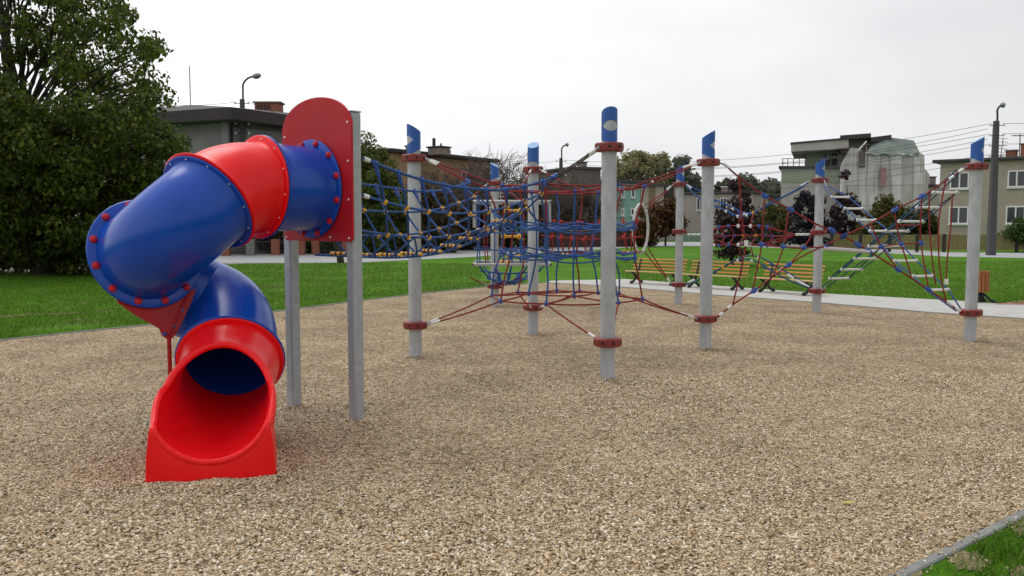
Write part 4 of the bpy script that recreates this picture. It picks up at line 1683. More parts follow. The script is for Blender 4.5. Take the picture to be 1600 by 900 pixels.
# netting hung on the scaffold, with folds
ynet = 76.6
topy = lambda x: np.interp(x, [1313, 1314, 1324, 1329, 1340, 1353, 1362, 1380, 1405, 1430, 1440, 1444], [262, 257, 240, 231, 232, 237, 235, 241, 239, 240, 239, 243])
NETS = [NETW, mat("debris_netting_dull", (0.50, 0.475, 0.46), 0.95, 0, 0.3, 0.35, 0.3, 3, stretch=(1, 1, .45)), mat("debris_netting_pale", (0.68, 0.67, 0.66), 0.95, 0, 0.22, 0.4, 0.3, 3, stretch=(1, 1, .45))]
edges = [1313, 1341, 1357, 1374, 1393, 1410, 1428, 1444]
for kk, (xa, xb) in enumerate(zip(edges[:-1], edges[1:])):
    lapped = .10 if kk % 2 else 0.0
    tilt = rng.normal(0, .10)
    cols = np.linspace(xa - .4, xb + .4, 16)
    rows = []
    for f in np.linspace(0, 1, 26):
        r = []
        for x in cols:
            y = lerp(topy(x) + 1.2 * (kk % 3), 372, f)
            u = (x - xa) / (xb - xa) - .5
            dep = ynet + lapped + tilt * u + .10 * math.cos(u * math.pi) * math.sin(f * 14 + kk) + .05 * math.sin(x * .9 + f * 6)
            r.append(at_y(x + .6 * math.sin(f * 9 + kk), y, dep))
        rows.append(r)
    mb = MB().grid(rows)
    mb.grid([list(reversed([p + Vector((0, .04, 0)) for p in r])) for r in rows])
    mb.build("netting", NETS[(0, 2, 0, 1, 2, 1, 0)[kk]], h.t, sharp=0)
mb = MB()
q = [at_y(1443.5, 243, ynet), at_y(1443.5, 372, ynet)]
mb.grid([[q[0], q[1]], [q[0] + Vector((.15, 5, 0)), q[1] + Vector((.15, 5, 0))], [q[0] + Vector((-.1, 5, 0)), q[1] + Vector((-.1, 5, 0))], [q[0] + Vector((-.25, 0, 0)), q[1] + Vector((-.25, 0, 0))]], True)
mb.build("side_netting", NETW, h.t, smooth=False)
for x in (1323, 1341, 1354, 1372, 1391, 1409, 1426, 1443):
    y0 = topy(x) - (8 if x in (1354,) else -1)
    MB().tube([at_y(x, y0, ynet - .5), at_y(x, 372, ynet - .5)], .03, 6).build("scaffold_tube", NETT, h.t)
for y in (257, 289, 321, 345):
    MB().tube([at_y(1318, y + .8, ynet - .56), at_y(1444, y, ynet - .56)], .035, 6).build("scaffold_rail", NETT, h.t)
a_, b_ = at_y(1341, 262, ynet - .3), at_y(1352, 236, ynet - .3)
MB().box(((a_.x + b_.x) / 2, ynet - .3, (a_.z + b_.z) / 2), (b_.x - a_.x, .1, b_.z - a_.z)).build("opening", W_DARK, h.t, smooth=False)
MB().tube([at_y(1342, 234, ynet - .6), at_y(1354, 221, ynet - .6)], .06, 6).build("brace", WHITE, h.t)
mb = MB()
rows = []
for f in np.linspace(0, 1, 8):
    rows.append([at_y(lerp(lerp(1362, 1352, f), lerp(1428, 1438, f), g), lerp(np.interp(g, [0, .35, 1], [226, 214, 219.5]), 241, f) + 1.3 * math.sin(g * 21 + f * 4) * f, lerp(79.5, 76.3, f)) for g in np.linspace(0, 1, 26)])
mb.grid(rows)
mb.build("roof_netting", NETG, h.t, sharp=0)
a_, b_ = at_y(1374, 291, ynet - .36), at_y(1385, 262, ynet - .36)
MB().box(((a_.x + b_.x) / 2, ynet - .36, (a_.z + b_.z) / 2), (b_.x - a_.x, .04, b_.z - a_.z)).build("sheet", REDCLOTH, h.t, smooth=False)

# houses in the row beyond the crossing
h = House("house", "small pale house with dark chimney between the netted house and greige house", "house", 1439, 1475, 88, 88, (1439, 292), 9, W_BEIGE)
h.slab("roof", ROOF_D, .3, .25)
h.roofbox("chimney", 1450, 277.5, 1459, 3, 1, CH_GREY, cap=ROOF_D)
h.window(1449, 327, 1459, 344)
h = House("house", "low beige house with white window and rooftop box behind the far poles", "house", 1050, 1176, 97, 93, (1060, 304), 10, W_BEIGE)
h.slab("roof", ROOF_D, .35, .2)
h.window(1088.5, 309, 1099, 329)
h.window(1159, 308, 1170, 320, 1)
h.window(1125, 309, 1136, 328)
h.roofbox("chimney", 1129, 293, 1142, 4, 1.2, CH_GREY, cap=WHITE)
h = House("house", "grey flat-roofed house farther back, left of the terrace of the netted house", "house", 1174, 1224, 101, 101, (1180, 308), 9, W_GREYB)
h.slab("roof", ROOF_D, .6, .3)
h.window(1184, 318, 1195, 332)
h.window(1203, 318, 1213, 332)
h = House("house", "mint green house with narrow white windows behind the nearest pole", "house", 915, 1000, 83, 86, (920, 285), 11, W_MINT)
h.slab("roof", ROOF_D, .4, .32)
for w in ((970, 294, 975.5, 309), (985.5, 295, 992, 309), (970, 325, 975, 337), (985, 325, 991, 337), (930, 295, 937, 309), (930, 325, 937, 339), (948, 295, 954, 309)):
    h.window(*w, split=0, frame=.12)
h = House("house", "beige house with brown stripe adjoining the mint green house", "house", 1000.6, 1056, 86.2, 88, (1003, 290.5), 11, W_BEIGE)
h.slab("roof", ROOF_D, .3, .25)
h.patch("wall_stripe", 1013, 291, 1024, 372, W_STRIPE)
h.patch("door_recess", 1037, 293, 1053, 326, FASCIA)
h = House("house", "dark brown house behind the bare thicket, left of the nearest pole", "house", 893, 938, 76, 77, (897, 264), 10, W_DARK)
h.slab("roof", ROOF_D, .3, .2)
h.roofbox("chimney", 905, 255, 914, 3, 1, CH_GREY, cap=ROOF_D)
h = House("house", "ochre flat-roofed building with grey chimney behind the rope bridge", "house", 612, 770, 55, 64, (661, 243.5), 10, W_OCHRE)
h.slab("roof", FASCIA, .4, .25)
o, z_ = h.roofbox("chimney", 674, 231.5, 697.5, 1.5, 1.1, CH_GREY, cap=FASCIA)
for x, y, r in ((678, 216, .11), (689, 224, .06), (703, 234, .05)):
    p = at_y(x, y, h.a.y + 2.5)
    MB().tube([Vector((p.x, p.y, h.top)), p], r, 8).build("flue", FASCIA, h.t)
h.window(720, 268, 734, 284)
h.window(640, 262, 652, 280)
h = House("house", "grey low-gabled house roof showing between the dense conifer and ochre building", "house", 560, 640, 70, 72, (600, 252), 8, W_GREYB)
pk = at_y(600, 234.5, 70)
mb = MB()
a_, b_ = h.at(556, 251), h.at(640, 253)
e1_, e2_ = at_y(598, 235, 72), at_y(640, 243, 73)
bk = Vector((0, 7, 0))
mb.add([a_, b_, e2_ + Vector((0, 2, 0)), e1_ + Vector((0, 2, 0)), a_ + bk, b_ + bk], [(0, 1, 2, 3), (3, 2, 5, 4), (0, 3, 4), (1, 5, 2)])
mb.build("roof", W_GREYB, h.t, smooth=False)
h.roofbox("chimney", 636, 229, 646, 2, .9, CH_GREY, cap=FASCIA)

# big dark house at the left, seen on its corner
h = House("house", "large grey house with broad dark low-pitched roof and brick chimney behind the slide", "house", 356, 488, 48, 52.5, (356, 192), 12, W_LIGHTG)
lz = h.top
crn = h.a
lf = at_y(150, 350, 52)
lf.z = 0
mb = MB()
mb.add([Vector((crn.x, crn.y, -.3)), Vector((lf.x, lf.y, -.3)), Vector((lf.x, lf.y, lz)), Vector((crn.x, crn.y, lz)), Vector((lf.x, lf.y + 10, -.3)), Vector((lf.x, lf.y + 10, lz))], [(0, 3, 2, 1), (1, 2, 5, 4)])
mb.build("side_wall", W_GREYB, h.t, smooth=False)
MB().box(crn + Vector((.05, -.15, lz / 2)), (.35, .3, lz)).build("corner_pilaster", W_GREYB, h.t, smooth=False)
h.patch("wall_dark_strip", 360, 192.5, 363, 330, FASCIA, .03)  # thin dark strip down the wall beside the corner pilaster
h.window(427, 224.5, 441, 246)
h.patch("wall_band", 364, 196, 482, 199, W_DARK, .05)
# hipped roof with wide eaves: fascia ring and low pyramid
n1 = h.n
dl = (lf - crn).normalized()
nl = Vector((dl.y, -dl.x, 0))
if nl.y > 0:
    nl = -nl
ec = crn + n1 * 1.2 + Vector((0, -1.1, 0))
er = h.b + n1 * 1.2
el = lf + nl * 1.3
zf0 = lz - .02
zf1 = zf0 + .62
pkp = at_y(304, 164, 55)
pk2 = at_y(470, 178, 60)
pk3 = at_y(190, 172, 58)
ring0 = [el, ec, er, er + Vector((-1.5, 9, 0)), el + Vector((0, 12, 0))]
mb = MB()
v0 = [Vector((p.x, p.y, zf0)) for p in ring0]
v1 = [Vector((p.x, p.y, zf1)) for p in ring0]
mb.add(v0 + v1, [(0, 1, 6, 5), (1, 2, 7, 6), (2, 3, 8, 7), (3, 4, 9, 8), (4, 0, 5, 9), (4, 3, 2, 1, 0)])
mb.build("fascia", FASCIA, h.t, smooth=False)
mb = MB()
v1 = [p + Vector((0, 0, .005)) for p in v1]
mb.add(v1 + [pkp, pk2, pk3], [(0, 1, 5, 7), (1, 2, 6, 5), (2, 3, 6), (3, 4, 7, 5, 6), (4, 0, 7)])
mb.build("roof", ROOF_D, h.t, smooth=False)
a_, b_ = at_y(398, 170, 56), at_y(437.5, 170, 56)
chm = MB().bbox(((a_.x + b_.x) / 2, 56.4, a_.z - .6), (b_.x - a_.x, .9, 1.9), .03).build("chimney", BRICK, h.t, smooth=False)
MB().bbox(((a_.x + b_.x) / 2, 56.4, a_.z + .41), (b_.x - a_.x + .2, 1.1, .12), .03).build("cap", CH_GREY, chm, smooth=False)
for k in range(4):
    MB().box((lerp(a_.x, b_.x, .14 + .14 * k), 55.93, a_.z + .1), (.14, .03, .32)).build("vent", FASCIA, chm, smooth=False)
p = at_y(431, 160, 56)
MB().tube([Vector((p.x, 56.4, a_.z + .45)), Vector((p.x, 56.4, p.z))], .04, 6).tube([Vector((p.x - .15, 56.4, p.z)), Vector((p.x + .15, 56.4, p.z))], .05, 6).build("flue", METAL_D, h.t)
p = at_y(296, 103.5, 55)
MB().tube([Vector((p.x, 55, pkp.z - .2)), p], .038, 6).build("mast", LAMPG, h.t)

# ------------------------------------------------------------------ fences and gate posts
FENCE_W = mat("weathered_fence", (0.20, 0.18, 0.07), 0.9, 0, 0.35, 5, 0.3, 30, stretch=(3, 3, .6))
FENCE_P = mat("fence_post", (0.03, 0.028, 0.026), 0.9, 0, 0.3, 5)
yfen = 53.5
fx = [1300, 1345, 1391, 1434, 1476, 1515, 1552, 1590, 1640]
prev = None
fen = thing("garden_fence", "weathered olive lattice garden fence with dark posts before the greige house", "fence", at_y(1450, 390, yfen))
for i, x in enumerate(fx):
    yy = yfen - (x - 1300) * .006
    p = at_y(x, 350, yy)
    zt = at_y(x, 365.5, yy).z
    MB().bbox((p.x, yy, zt / 2), (.16, .16, zt), .02).build("post", FENCE_P, fen, smooth=False)
    if prev is not None:
        c = (prev + Vector((p.x, yy, zt))) / 2
        dx = Vector((p.x - prev.x, yy - prev.y, 0))
        M = Matrix.Rotation(math.atan2(dx.y, dx.x), 3, 'Z')
        W_ = dx.length - .2
        hh = zt - .2
        mb = MB()
        mb.box((c.x, c.y, .15 + hh * .5), (W_, .03, hh * .96), 0, M)
        for k in range(int(W_ / .13)):
            u = -W_ / 2 + .06 + k * .13
            mb.box(Vector((c.x, c.y, .15 + hh / 2)) + M @ Vector((u, -.03, 0)), (.085, .02, hh), 0, M)
        for zz in (.18, .15 + hh - .03):
            mb.box(Vector((c.x, c.y, zz)) + M @ Vector((0, -.055, 0)), (W_, .03, .06), 0, M)
        mb.build("panel", FENCE_W, fen, smooth=False)
    prev = Vector((p.x, yy, zt))
bfn = thing("brick_fence", "dark railing fence with brick pillars in front of the large grey house", "fence", at_y(450, 395, 46))
fx = [352, 391, 430, 470, 493, 540, 590]
yb = 46.5
prev = None
for i, x in enumerate(fx):
    p = at_y(x, 350, yb + i * .5)
    yy = yb + i * .5
    zt = at_y(x, 374, yy).z
    MB().bbox((p.x, yy, zt / 2), (.42, .42, zt), .02).build("pillar", KERB if x == 391 else BRICK, bfn, smooth=False)
    if prev is not None and x != 493:
        q0 = prev
        mb = MB()
        L_ = (Vector((p.x, yy, 0)) - q0).length
        dr = (Vector((p.x, yy, 0)) - q0) / L_
        for k in range(int(L_ / .14)):
            b_ = q0 + dr * (.25 + k * .14)
            mb.box(b_ + Vector((0, 0, zt * .52)), (.028, .028, zt * .86))
        for zz in (.2, zt * .85):
            mb.box(q0 + dr * L_ / 2 + Vector((0, 0, zz)), (L_ - .4, .03, .05), math.atan2(dr.y, dr.x))
        mb.build("railing", METAL_D, bfn, smooth=False)
    prev = Vector((p.x, yy, 0))
gf = thing("panel_fence", "pale green panel fence beside the blue road sign", "fence", at_y(1080, 372, 84))
PALEG = mat("pale_green_panel", (0.20, 0.27, 0.22), 0.8, 0, 0.1, 1)
for k, (x0, x1_) in enumerate(((1058, 1076), (1077, 1096), (1097, 1114))):
    a_, b_ = at_y(x0, 371, 84), at_y(x1_, 361.5, 84)
    MB().bbox(((a_.x + b_.x) / 2, 84, b_.z / 2), (b_.x - a_.x, .08, b_.z), .02).build("panel", PALEG, gf, smooth=False)
dkf = thing("low_wall", "dark red-brown low wall behind the red rope bridge", "wall", at_y(930, 378, 62))
REDWALL = mat("red_brown_wall", (0.060, 0.030, 0.026), 0.9, 0, 0.3, 2, 0.2, 20)
a_, b_ = at_y(850, 380, 62), at_y(1010, 361, 66)
MB().bbox(((a_.x + b_.x) / 2, 64, b_.z / 2), (b_.x - a_.x, .25, b_.z), .03, Matrix.Rotation(.3, 3, 'Z')).build("wall", REDWALL, dkf, smooth=False)
MB().bbox(((a_.x + b_.x) / 2, 64, b_.z + .04), (b_.x - a_.x + .05, .34, .08), .02, Matrix.Rotation(.3, 3, 'Z')).build("coping", KERB, dkf, smooth=False)
gp_ = thing("gate_post", "white gate post with letter box under the white hoop", "post", on_z(986, 384.5))
p = on_z(986, 384.5)
MB().bbox((p.x, p.y, .7), (.22, .22, 1.4), .03).build("post", WHITE, gp_, smooth=False)
MB().bbox((p.x - .15, p.y - .16, 1.05), (.5, .1, .34), .03).build("letter_box", WHITE, gp_, smooth=False)

# ------------------------------------------------------------------ street lamps and cables
LAMPS = {}


def lamp(name_lbl, px, base_y, top_pole_y, head_px, arm, r=.15, wide=1.0):
    p = on_z(px, base_y)
    t = thing("street_lamp", name_lbl, "street lamp", p, "street lamps on concrete poles")
    y = p.y
    ztop = at_y(px, top_pole_y, y).z
    mb = MB()
    mb.grid([[p + Vector((sx_ * (r * k), sy_ * r * k, z)) for sx_, sy_ in ((-1, -.8), (-.8, -1), (.8, -1), (1, -.8), (1, .8), (.8, 1), (-.8, 1), (-1, .8))] for z, k in ((-.2, 1.25), (ztop * .5, 1.0), (ztop, .75))], True)
    o = len(mb.v) - 8
    mb.f.append(tuple(o + i for i in range(8)))
    mb.build("pole", POLEW, t, sharp=20)
    hp_ = at_y(*head_px, y)
    top = Vector((p.x, y, ztop))
    dx = hp_.x - p.x
    dz = hp_.z - ztop
    pts = [top + Vector((.05, 0, -.5)), top + Vector((.05, 0, dz * .35)), top + Vector((dx * .10, 0, dz * .66)), top + Vector((dx * .38, 0, dz * .88)), top + Vector((dx * .72, 0, dz * .97))]
    MB().tube(spline(pts, 5), .055, 8).build("arm", METAL_D, t)
    hd_ = MB()
    ln = abs(dx) * .62
    hd_.ball(Vector((0, 0, 0)), .5, 14, 8, (ln, .42, .30))
    M = Matrix.Rotation(-.22 * (1 if dx > 0 else -1), 3, 'Y')
    hd_.v = [hp_ + M @ v for v in hd_.v]
    ho = hd_.build("lamp_head", LAMPG, t)
    gl = MB()
    gl.ball(Vector((0, 0, -.06)), .42, 12, 6, (ln * .95, .40, .24))
    gl.v = [hp_ + M @ v for v in gl.v]
    gl.build("glass", METAL_D, ho)
    ins = []
    for k in range(4):
        z = ztop - .25 - .55 * k
        for s in (-1, 1):
            q = Vector((p.x + s * (.20 * wide), y - .1, z))
            MB().tube([q - Vector((s * .12, 0, 0)), q + Vector((s * .16, 0, 0))], .02, 5).build("bracket", METAL_D, t)
            MB().lathe([(.05, -.06), (.07, -.02), (.05, .02), (.06, .05), (.02, .09)], 8, q + Vector((s * .16, 0, .03))).build("insulator", PORC, t)
        ins.append(Vector((p.x, y, z)))
    LAMPS[px] = ins
    return t


lamp("street lamp on a dark concrete pole rising behind the red slide bend", 384, 398, 155, (401, 118.5), 1)
lamp("most distant street lamp, above the bare thicket left of the nearest pole", 876, 384, 247, (886, 226), 1, .17)
lamp("street lamp on a tall dark concrete pole in front of the greige house", 1548, 399, 189, (1567, 164), 1, .165)


def cable(lbl, a, b, sag):
    mb = MB().tube([lerp(a, b, k / 16) - Vector((0, 0, sag * 4 * (k / 16) * (1 - k / 16))) for k in range(17)], .014, 4)
    o = mb.build("power_cable", CABLE, None, loc=(a + b) / 2)
    tag(o, lbl, "cable", "overhead power cables")


for k in range(4):
    a, b = LAMPS[1548][k], LAMPS[876][k]
    cable("overhead power cable slung across the sky between the two right-hand street lamps", a + Vector((-.3, -.1, .1)), b + Vector((.3, 0, .1)), .9)
    if k != 2:
        cable("overhead power cable slung across the sky between the two right-hand street lamps", a + Vector((-.3, .25, -.15)), b + Vector((.3, .2, -.1)), 1.15)
    cable("overhead power cable running off the right edge from the tall street lamp", a + Vector((.3, -.1, .1)), a + Vector((26, -14, .6 + .2 * k)), .5)
for k in range(3):
    a = LAMPS[384][k]
    cable("overhead power cable from the lamp pole behind the slide into the large tree", a + Vector((-.3, 0, .1)), at_y(150, 148 + 6 * k, 47), .35)
    cable("overhead power cable from the lamp pole behind the slide towards the distant lamp", a + Vector((.3, 0, .1)), LAMPS[876][k] + Vector((-.3, 0, 0)), 1.3)

# road sign, car, litter bin
sg = thing("road_sign", "blue square road sign on a thin post between the two far-middle poles", "road sign", on_z(1075.5, 373))
p = on_z(1075.5, 373)
MB().tube([p, Vector((p.x, p.y, at_y(1075, 333, p.y).z))], .05, 8).build("post", LAMPG, sg)
c = at_y(1075, 337.5, p.y - .06)
BLUES = mat("sign_blue", (0.03, 0.12, 0.42), 0.4, 0, 0.05)
sb = MB().bbox(c, (.62, .03, 1.15), .012).build("plate", BLUES, sg, smooth=False)
MB().bbox(c + Vector((.02, -.02, -.02)), (.22, .012, .62), .004).build("symbol", WHITE, sb, smooth=False)

CARP = mat("dark_car_paint", (0.012, 0.02, 0.024), 0.25, 0.2, 0.1, 3)
TYRE = mat("tyre_rubber", (0.012, 0.012, 0.012), 0.85, 0, 0.1)
LIGHTR = mat("tail_light", (0.35, 0.01, 0.01), 0.3, 0, 0.05)
cp0 = on_z(1178, 384)
car = thing("parked_car", "dark parked car half hidden by shrubs beyond the crossing behind the rope nets", "car", cp0)
prof = [(-2.0, .35), (-2.05, .75), (-1.75, .95), (-1.35, 1.05), (-.75, 1.43), (.55, 1.45), (1.25, 1.02), (1.9, .92), (2.05, .7), (2.0, .35)]
mb = MB()
rows = []
for yv, k in ((-.82, 1), (-.78, 1), (.78, 1), (.82, 1)):
    rows.append([cp0 + Vector((x * (1 if abs(yv) < .8 else .985), yv * (1 if z < 1.06 else .82), z)) for x, z in prof])
mb.grid(rows)
mb.f.append(tuple(range(len(prof))))
mb.f.append(tuple(reversed(range(30, 40))))
mb.build("body", CARP, car, sharp=30)
MB().add([cp0 + Vector((x, -.84, z)) for x, z in ((-1.2, 1.02), (-.72, 1.36), (.5, 1.37), (1.05, 1.02))], [(0, 1, 2, 3)]).build("side_window", GLASS, car, smooth=False)
for sx_ in (-1.25, 1.3):
    for sy_ in (-.78, .78):
        w = MB().lathe([(.2, -.1), (.31, -.09), (.32, 0), (.31, .09), (.2, .1)], 16, cp0 + Vector((sx_, sy_, .32)), (0, 1, 0)).build("wheel", TYRE, car)
        MB().lathe([(.2, -.105), (.19, .105)], 12, cp0 + Vector((sx_, sy_, .32)), (0, 1, 0)).build("rim", LAMPG, w)
MB().bbox(cp0 + Vector((-2.03, -.6, .8)), (.05, .25, .16), .01).build("tail_light", LIGHTR, car)

bp0 = on_z(1532, 473)
bn_ = thing("litter_bin", "orange-brown slatted litter bin on a black cast foot beyond the rightmost pole", "litter bin", bp0)
mb = None
hz0, hz1 = at_y(1532, 456.5, bp0.y).z, at_y(1532, 423, bp0.y).z
for k in range(14):
    a = 2 * math.pi * k / 14
    q = bp0 + Vector((.150 * math.cos(a), .145 * math.sin(a), (hz0 + hz1) / 2))
    MB().bbox(q, (.02, .055, hz1 - hz0), .006, Matrix.Rotation(a, 3, 'Z')).build("slat", BINW, bn_, smooth=False)
MB().lathe([(.12, hz0 + .03), (.13, hz1 - .04), (.123, hz1 - .04), (.11, hz0 + .05)], 18, bp0).build("liner", IRON, bn_)
MB().lathe([(.05, 0), (.05, hz0 + .03), (.14, hz0 + .035)], 12, bp0).build("stem", IRON, bn_)
for k in range(4):
    a = math.pi / 4 + k * math.pi / 2
    d = Vector((math.cos(a), math.sin(a), 0))
    MB().tube(spline([bp0 + Vector((0, 0, hz0 * .9)), bp0 + d * .1 + Vector((0, 0, hz0 * .7)), bp0 + d * .16 + Vector((0, 0, .10)), bp0 + d * .26 + Vector((0, 0, .035))], 4), .028, 6).ball(bp0 + d * .27 + Vector((0, 0, .04)), .042, 8, 6).build("foot", IRON, bn_)

# ------------------------------------------------------------------ benches
BL = 1.78


def make_bench(loc, rz, label):
    t = local_thing("park_bench", label, "bench", loc, "wooden benches along the path", rz)
    # x along the bench, -y towards the sitter's view
    s = .86
    for k in range(4):
        z = .415 + .004 * k
        y = -.235 + .115 * k
        MB().bbox((0, y * s, (z - .012 * k) * s), (BL, .085, .035), .008).build("seat_slat", WOODL if k == 0 else WOOD, t, smooth=False)
    for k in range(4):
        z = (.50 + .106 * k) * s
        y = (.19 + .032 * k) * s
        MB().bbox((0, y, z), (BL, .022, .044), .008, Matrix.Rotation(R(-17), 3, 'X')).build("back_slat", WOOD, t, smooth=False)
    for x in (-BL * .37, BL * .37):
        f = MB()
        P = lambda y, z: Vector((x, y * s, z * s))
        f.tube(spline([P(-.27, .385), P(-.20, .36), P(-.06, .27), P(-.02, .22), P(-.08, .14), P(-.20, .06), P(-.27, .03)], 5), .034, 7)
        f.tube(spline([P(.30, .03), P(.22, .07), P(.10, .16), P(.05, .22), P(.10, .31), P(.16, .40), P(.21, .55), P(.31, .83)], 5), .032, 7)
        f.tube([P(-.28, .395), P(.17, .375)], .022, 7)
        f.tube([P(-.03, .22), P(.06, .22)], .036, 7)
        f.ball(P(-.28, .045), .052, 10, 6).ball(P(.31, .045), .052, 10, 6)
        f.build("leg", IRON, t)
    return t


bench0 = None
for (fl_, fr_), lb in ((((998, 443.5), (1052, 446.5)), "wooden bench on the path beside the white hoop, leftmost of the three"),
                       (((1086, 449.8), (1151, 453.8)), "middle bench of the three, seen behind the hanging red strands"),
                       (((1199, 457), (1266, 462.5)), "wooden bench nearest the rope ladders, rightmost of the three")):
    a_, b_ = on_z(*fl_), on_z(*fr_)
    d = (b_ - a_)
    rz = math.atan2(d.y, d.x)
    c = (a_ + b_) / 2 + Vector((0, .05, .012))
    if bench0 is None:
        bench0 = make_bench(c, rz, lb)
    else:
        dup(bench0, c, rz, lb)

# ------------------------------------------------------------------ trees
L_BIG = leaf_mat("leaf_dark_green", [(0.018, 0.040, 0.006), (0.046, 0.084, 0.010), (0.090, 0.135, 0.016), (0.165, 0.190, 0.028)], .5, .4)
L_THUJA = leaf_mat("leaf_thuja", [(0.030, 0.055, 0.008), (0.070, 0.105, 0.014), (0.130, 0.150, 0.022)])
L_DIST = leaf_mat("leaf_autumn_hazed", [(0.19, 0.20, 0.11), (0.25, 0.245, 0.13), (0.36, 0.29, 0.11), (0.22, 0.23, 0.14)], .7, .5)  # yellowing leaves, with distance haze put into their colours as extra paleness
L_DISTG = leaf_mat("leaf_far_green", [(0.09, 0.11, 0.08), (0.12, 0.14, 0.10), (0.14, 0.155, 0.11)], .7, .4)
L_RUST = leaf_mat("leaf_rust", [(0.050, 0.024, 0.012), (0.095, 0.040, 0.014), (0.150, 0.060, 0.018), (0.070, 0.060, 0.015)])
L_PLUM = leaf_mat("leaf_plum", [(0.014, 0.010, 0.016), (0.030, 0.015, 0.022), (0.055, 0.022, 0.026), (0.040, 0.035, 0.020)])
L_PLUMD = leaf_mat("leaf_dark_plum", [(0.008, 0.008, 0.016), (0.014, 0.012, 0.024), (0.024, 0.016, 0.024)])
L_OLIVE = leaf_mat("leaf_olive", [(0.030, 0.050, 0.010), (0.060, 0.085, 0.016), (0.110, 0.100, 0.022), (0.13, 0.07, 0.02)])
L_HEDGE = leaf_mat("leaf_hedge", [(0.020, 0.045, 0.008), (0.040, 0.085, 0.012), (0.075, 0.120, 0.020)])
L_BROWN = leaf_mat("leaf_brown", [(0.040, 0.030, 0.020), (0.075, 0.052, 0.032), (0.120, 0.082, 0.046), (0.055, 0.055, 0.024)])


def in_poly(x, y, P):
    c = False
    j = len(P) - 1
    for i in range(len(P)):
        if (P[i][1] > y) != (P[j][1] > y) and x < (P[j][0] - P[i][0]) * (y - P[i][1]) / (P[j][1] - P[i][1]) + P[i][0]:
            c = not c
        j = i
    return c


def leaves(cent, rad, counts, size, asp=1.7, squash=.75, droop=.25):
    n = int(sum(counts))
    C_ = np.repeat(np.array(cent), counts, 0)
    R_ = np.repeat(np.array(rad), counts)
    d = rng.normal(size=(n, 3))
    d /= np.linalg.norm(d, axis=1)[:, None]
    rr = R_ * rng.uniform(0.25, 1, n) ** .45
    P_ = C_ + d * rr[:, None] * np.array([1, 1, squash])
    nr = d * .7 + rng.normal(size=(n, 3)) * .6 + np.array([0, 0, .45])
    nr /= np.linalg.norm(nr, axis=1)[:, None]
    t = np.cross(nr, rng.normal(size=(n, 3)))
    t /= np.linalg.norm(t, axis=1)[:, None]
    t[:, 2] -= droop
    b = np.cross(nr, t)
    s = size * rng.uniform(.6, 1.3, n)[:, None]
    bend = nr * s * .18
    V = np.stack([P_ - t * s * asp * .5, P_ + b * s * .5 + bend, P_ + t * s * asp * .5, P_ - b * s * .5 + bend], 1).reshape(-1, 3)
    F_ = np.arange(4 * n).reshape(n, 4)
    return V, F_


def limb(mb, a, b, r0, r1, wob=.12, n=7, k=5):
    L_ = (b - a).length
    pts = []
    for i in range(n + 1):
        f = i / n
        e = math.sin(math.pi * f)
        pts.append(lerp(a, b, f) + Vector((rng.normal(0, wob), rng.normal(0, wob), rng.normal(0, wob) * .5)) * L_ * .12 * e + Vector((0, 0, L_ * .10 * e)))
    mb.tube(pts, r0, k, taper=r1)


def tree(name, label, cat, base, outline, depth, nclump, rclump, nleaf, size, lm, trunk_r, trunk_h=.45, dens=None, group=None, squash=.75, limbs=1.0, droop=.25, lean=0, no_trunk=False):
    """trunk, limbs and a crown of leaf clumps filling the outline (picture outline at the tree's own distance, given depth)"""
    t = thing(name, label, cat, base, group)
    xs_ = [p[0] for p in outline]
    ys_ = [p[1] for p in outline]
    cent, rad, cnt = [], [], []
    tries = 0
    while len(cent) < nclump and tries < nclump * 60:
        tries += 1
        x, y = rng.uniform(min(xs_), max(xs_)), rng.uniform(min(ys_), max(ys_))
        if not in_poly(x, y, outline):
            continue
        dn = dens(x, y) if dens else 1.0
        if rng.uniform() > dn:
            continue
        # nearer the rim of the outline the crown is thinner from front to back
        cx_, cy_ = (min(xs_) + max(xs_)) / 2, (min(ys_) + max(ys_)) / 2
        e = min(1, math.hypot((x - cx_) / (max(xs_) - min(xs_)) * 2, (y - cy_) / (max(ys_) - min(ys_)) * 2))
        dd = depth * math.sqrt(max(.08, 1 - e * e))
        p = at_y(x, y, base.y + rng.uniform(-dd, dd))
        if p.z < .25:
            p.z = .25 + rng.uniform(0, .3)
        r = rclump * rng.uniform(.6, 1.25)
        cent.append(p)
        rad.append(r)
        cnt.append(max(4, int(nleaf / nclump * rng.uniform(.7, 1.3))))
    V, F_ = leaves([tuple(c) for c in cent], rad, cnt, size, squash=squash, droop=droop)
    np_mesh("crown", V, F_, lm, t)
    if not no_trunk:
        zt = max(c.z for c in cent)
        mb = MB()
        tip = Vector((sum(c.x for c in cent) / len(cent), base.y, zt * .85))
        ptsT = [base + Vector((0, 0, -.1))]
        for i in range(1, 9):
            f = i / 8
            ptsT.append(lerp(base, tip, f) + Vector((rng.normal(0, .03) * zt * .3, rng.normal(0, .03) * zt * .3, 0)))
        mb.tube(ptsT, trunk_r, 8, taper=trunk_r * .18)
        mb.build("trunk", BARK, t, sharp=0)
        mb = MB()
        idx = rng.permutation(len(cent))[:int(len(cent) * limbs)]
        for i in idx:
            c = cent[i]
            f = max(.1, min(.95, c.z / zt * rng.uniform(.55, .85)))
            k = f * 8
            a = lerp(ptsT[int(k)], ptsT[min(8, int(k) + 1)], k - int(k))
            limb(mb, a, c, trunk_r * .28 * (1.1 - f), trunk_r * .05, k=4)
        mb.build("limbs", BARK, t, sharp=0)
    return t


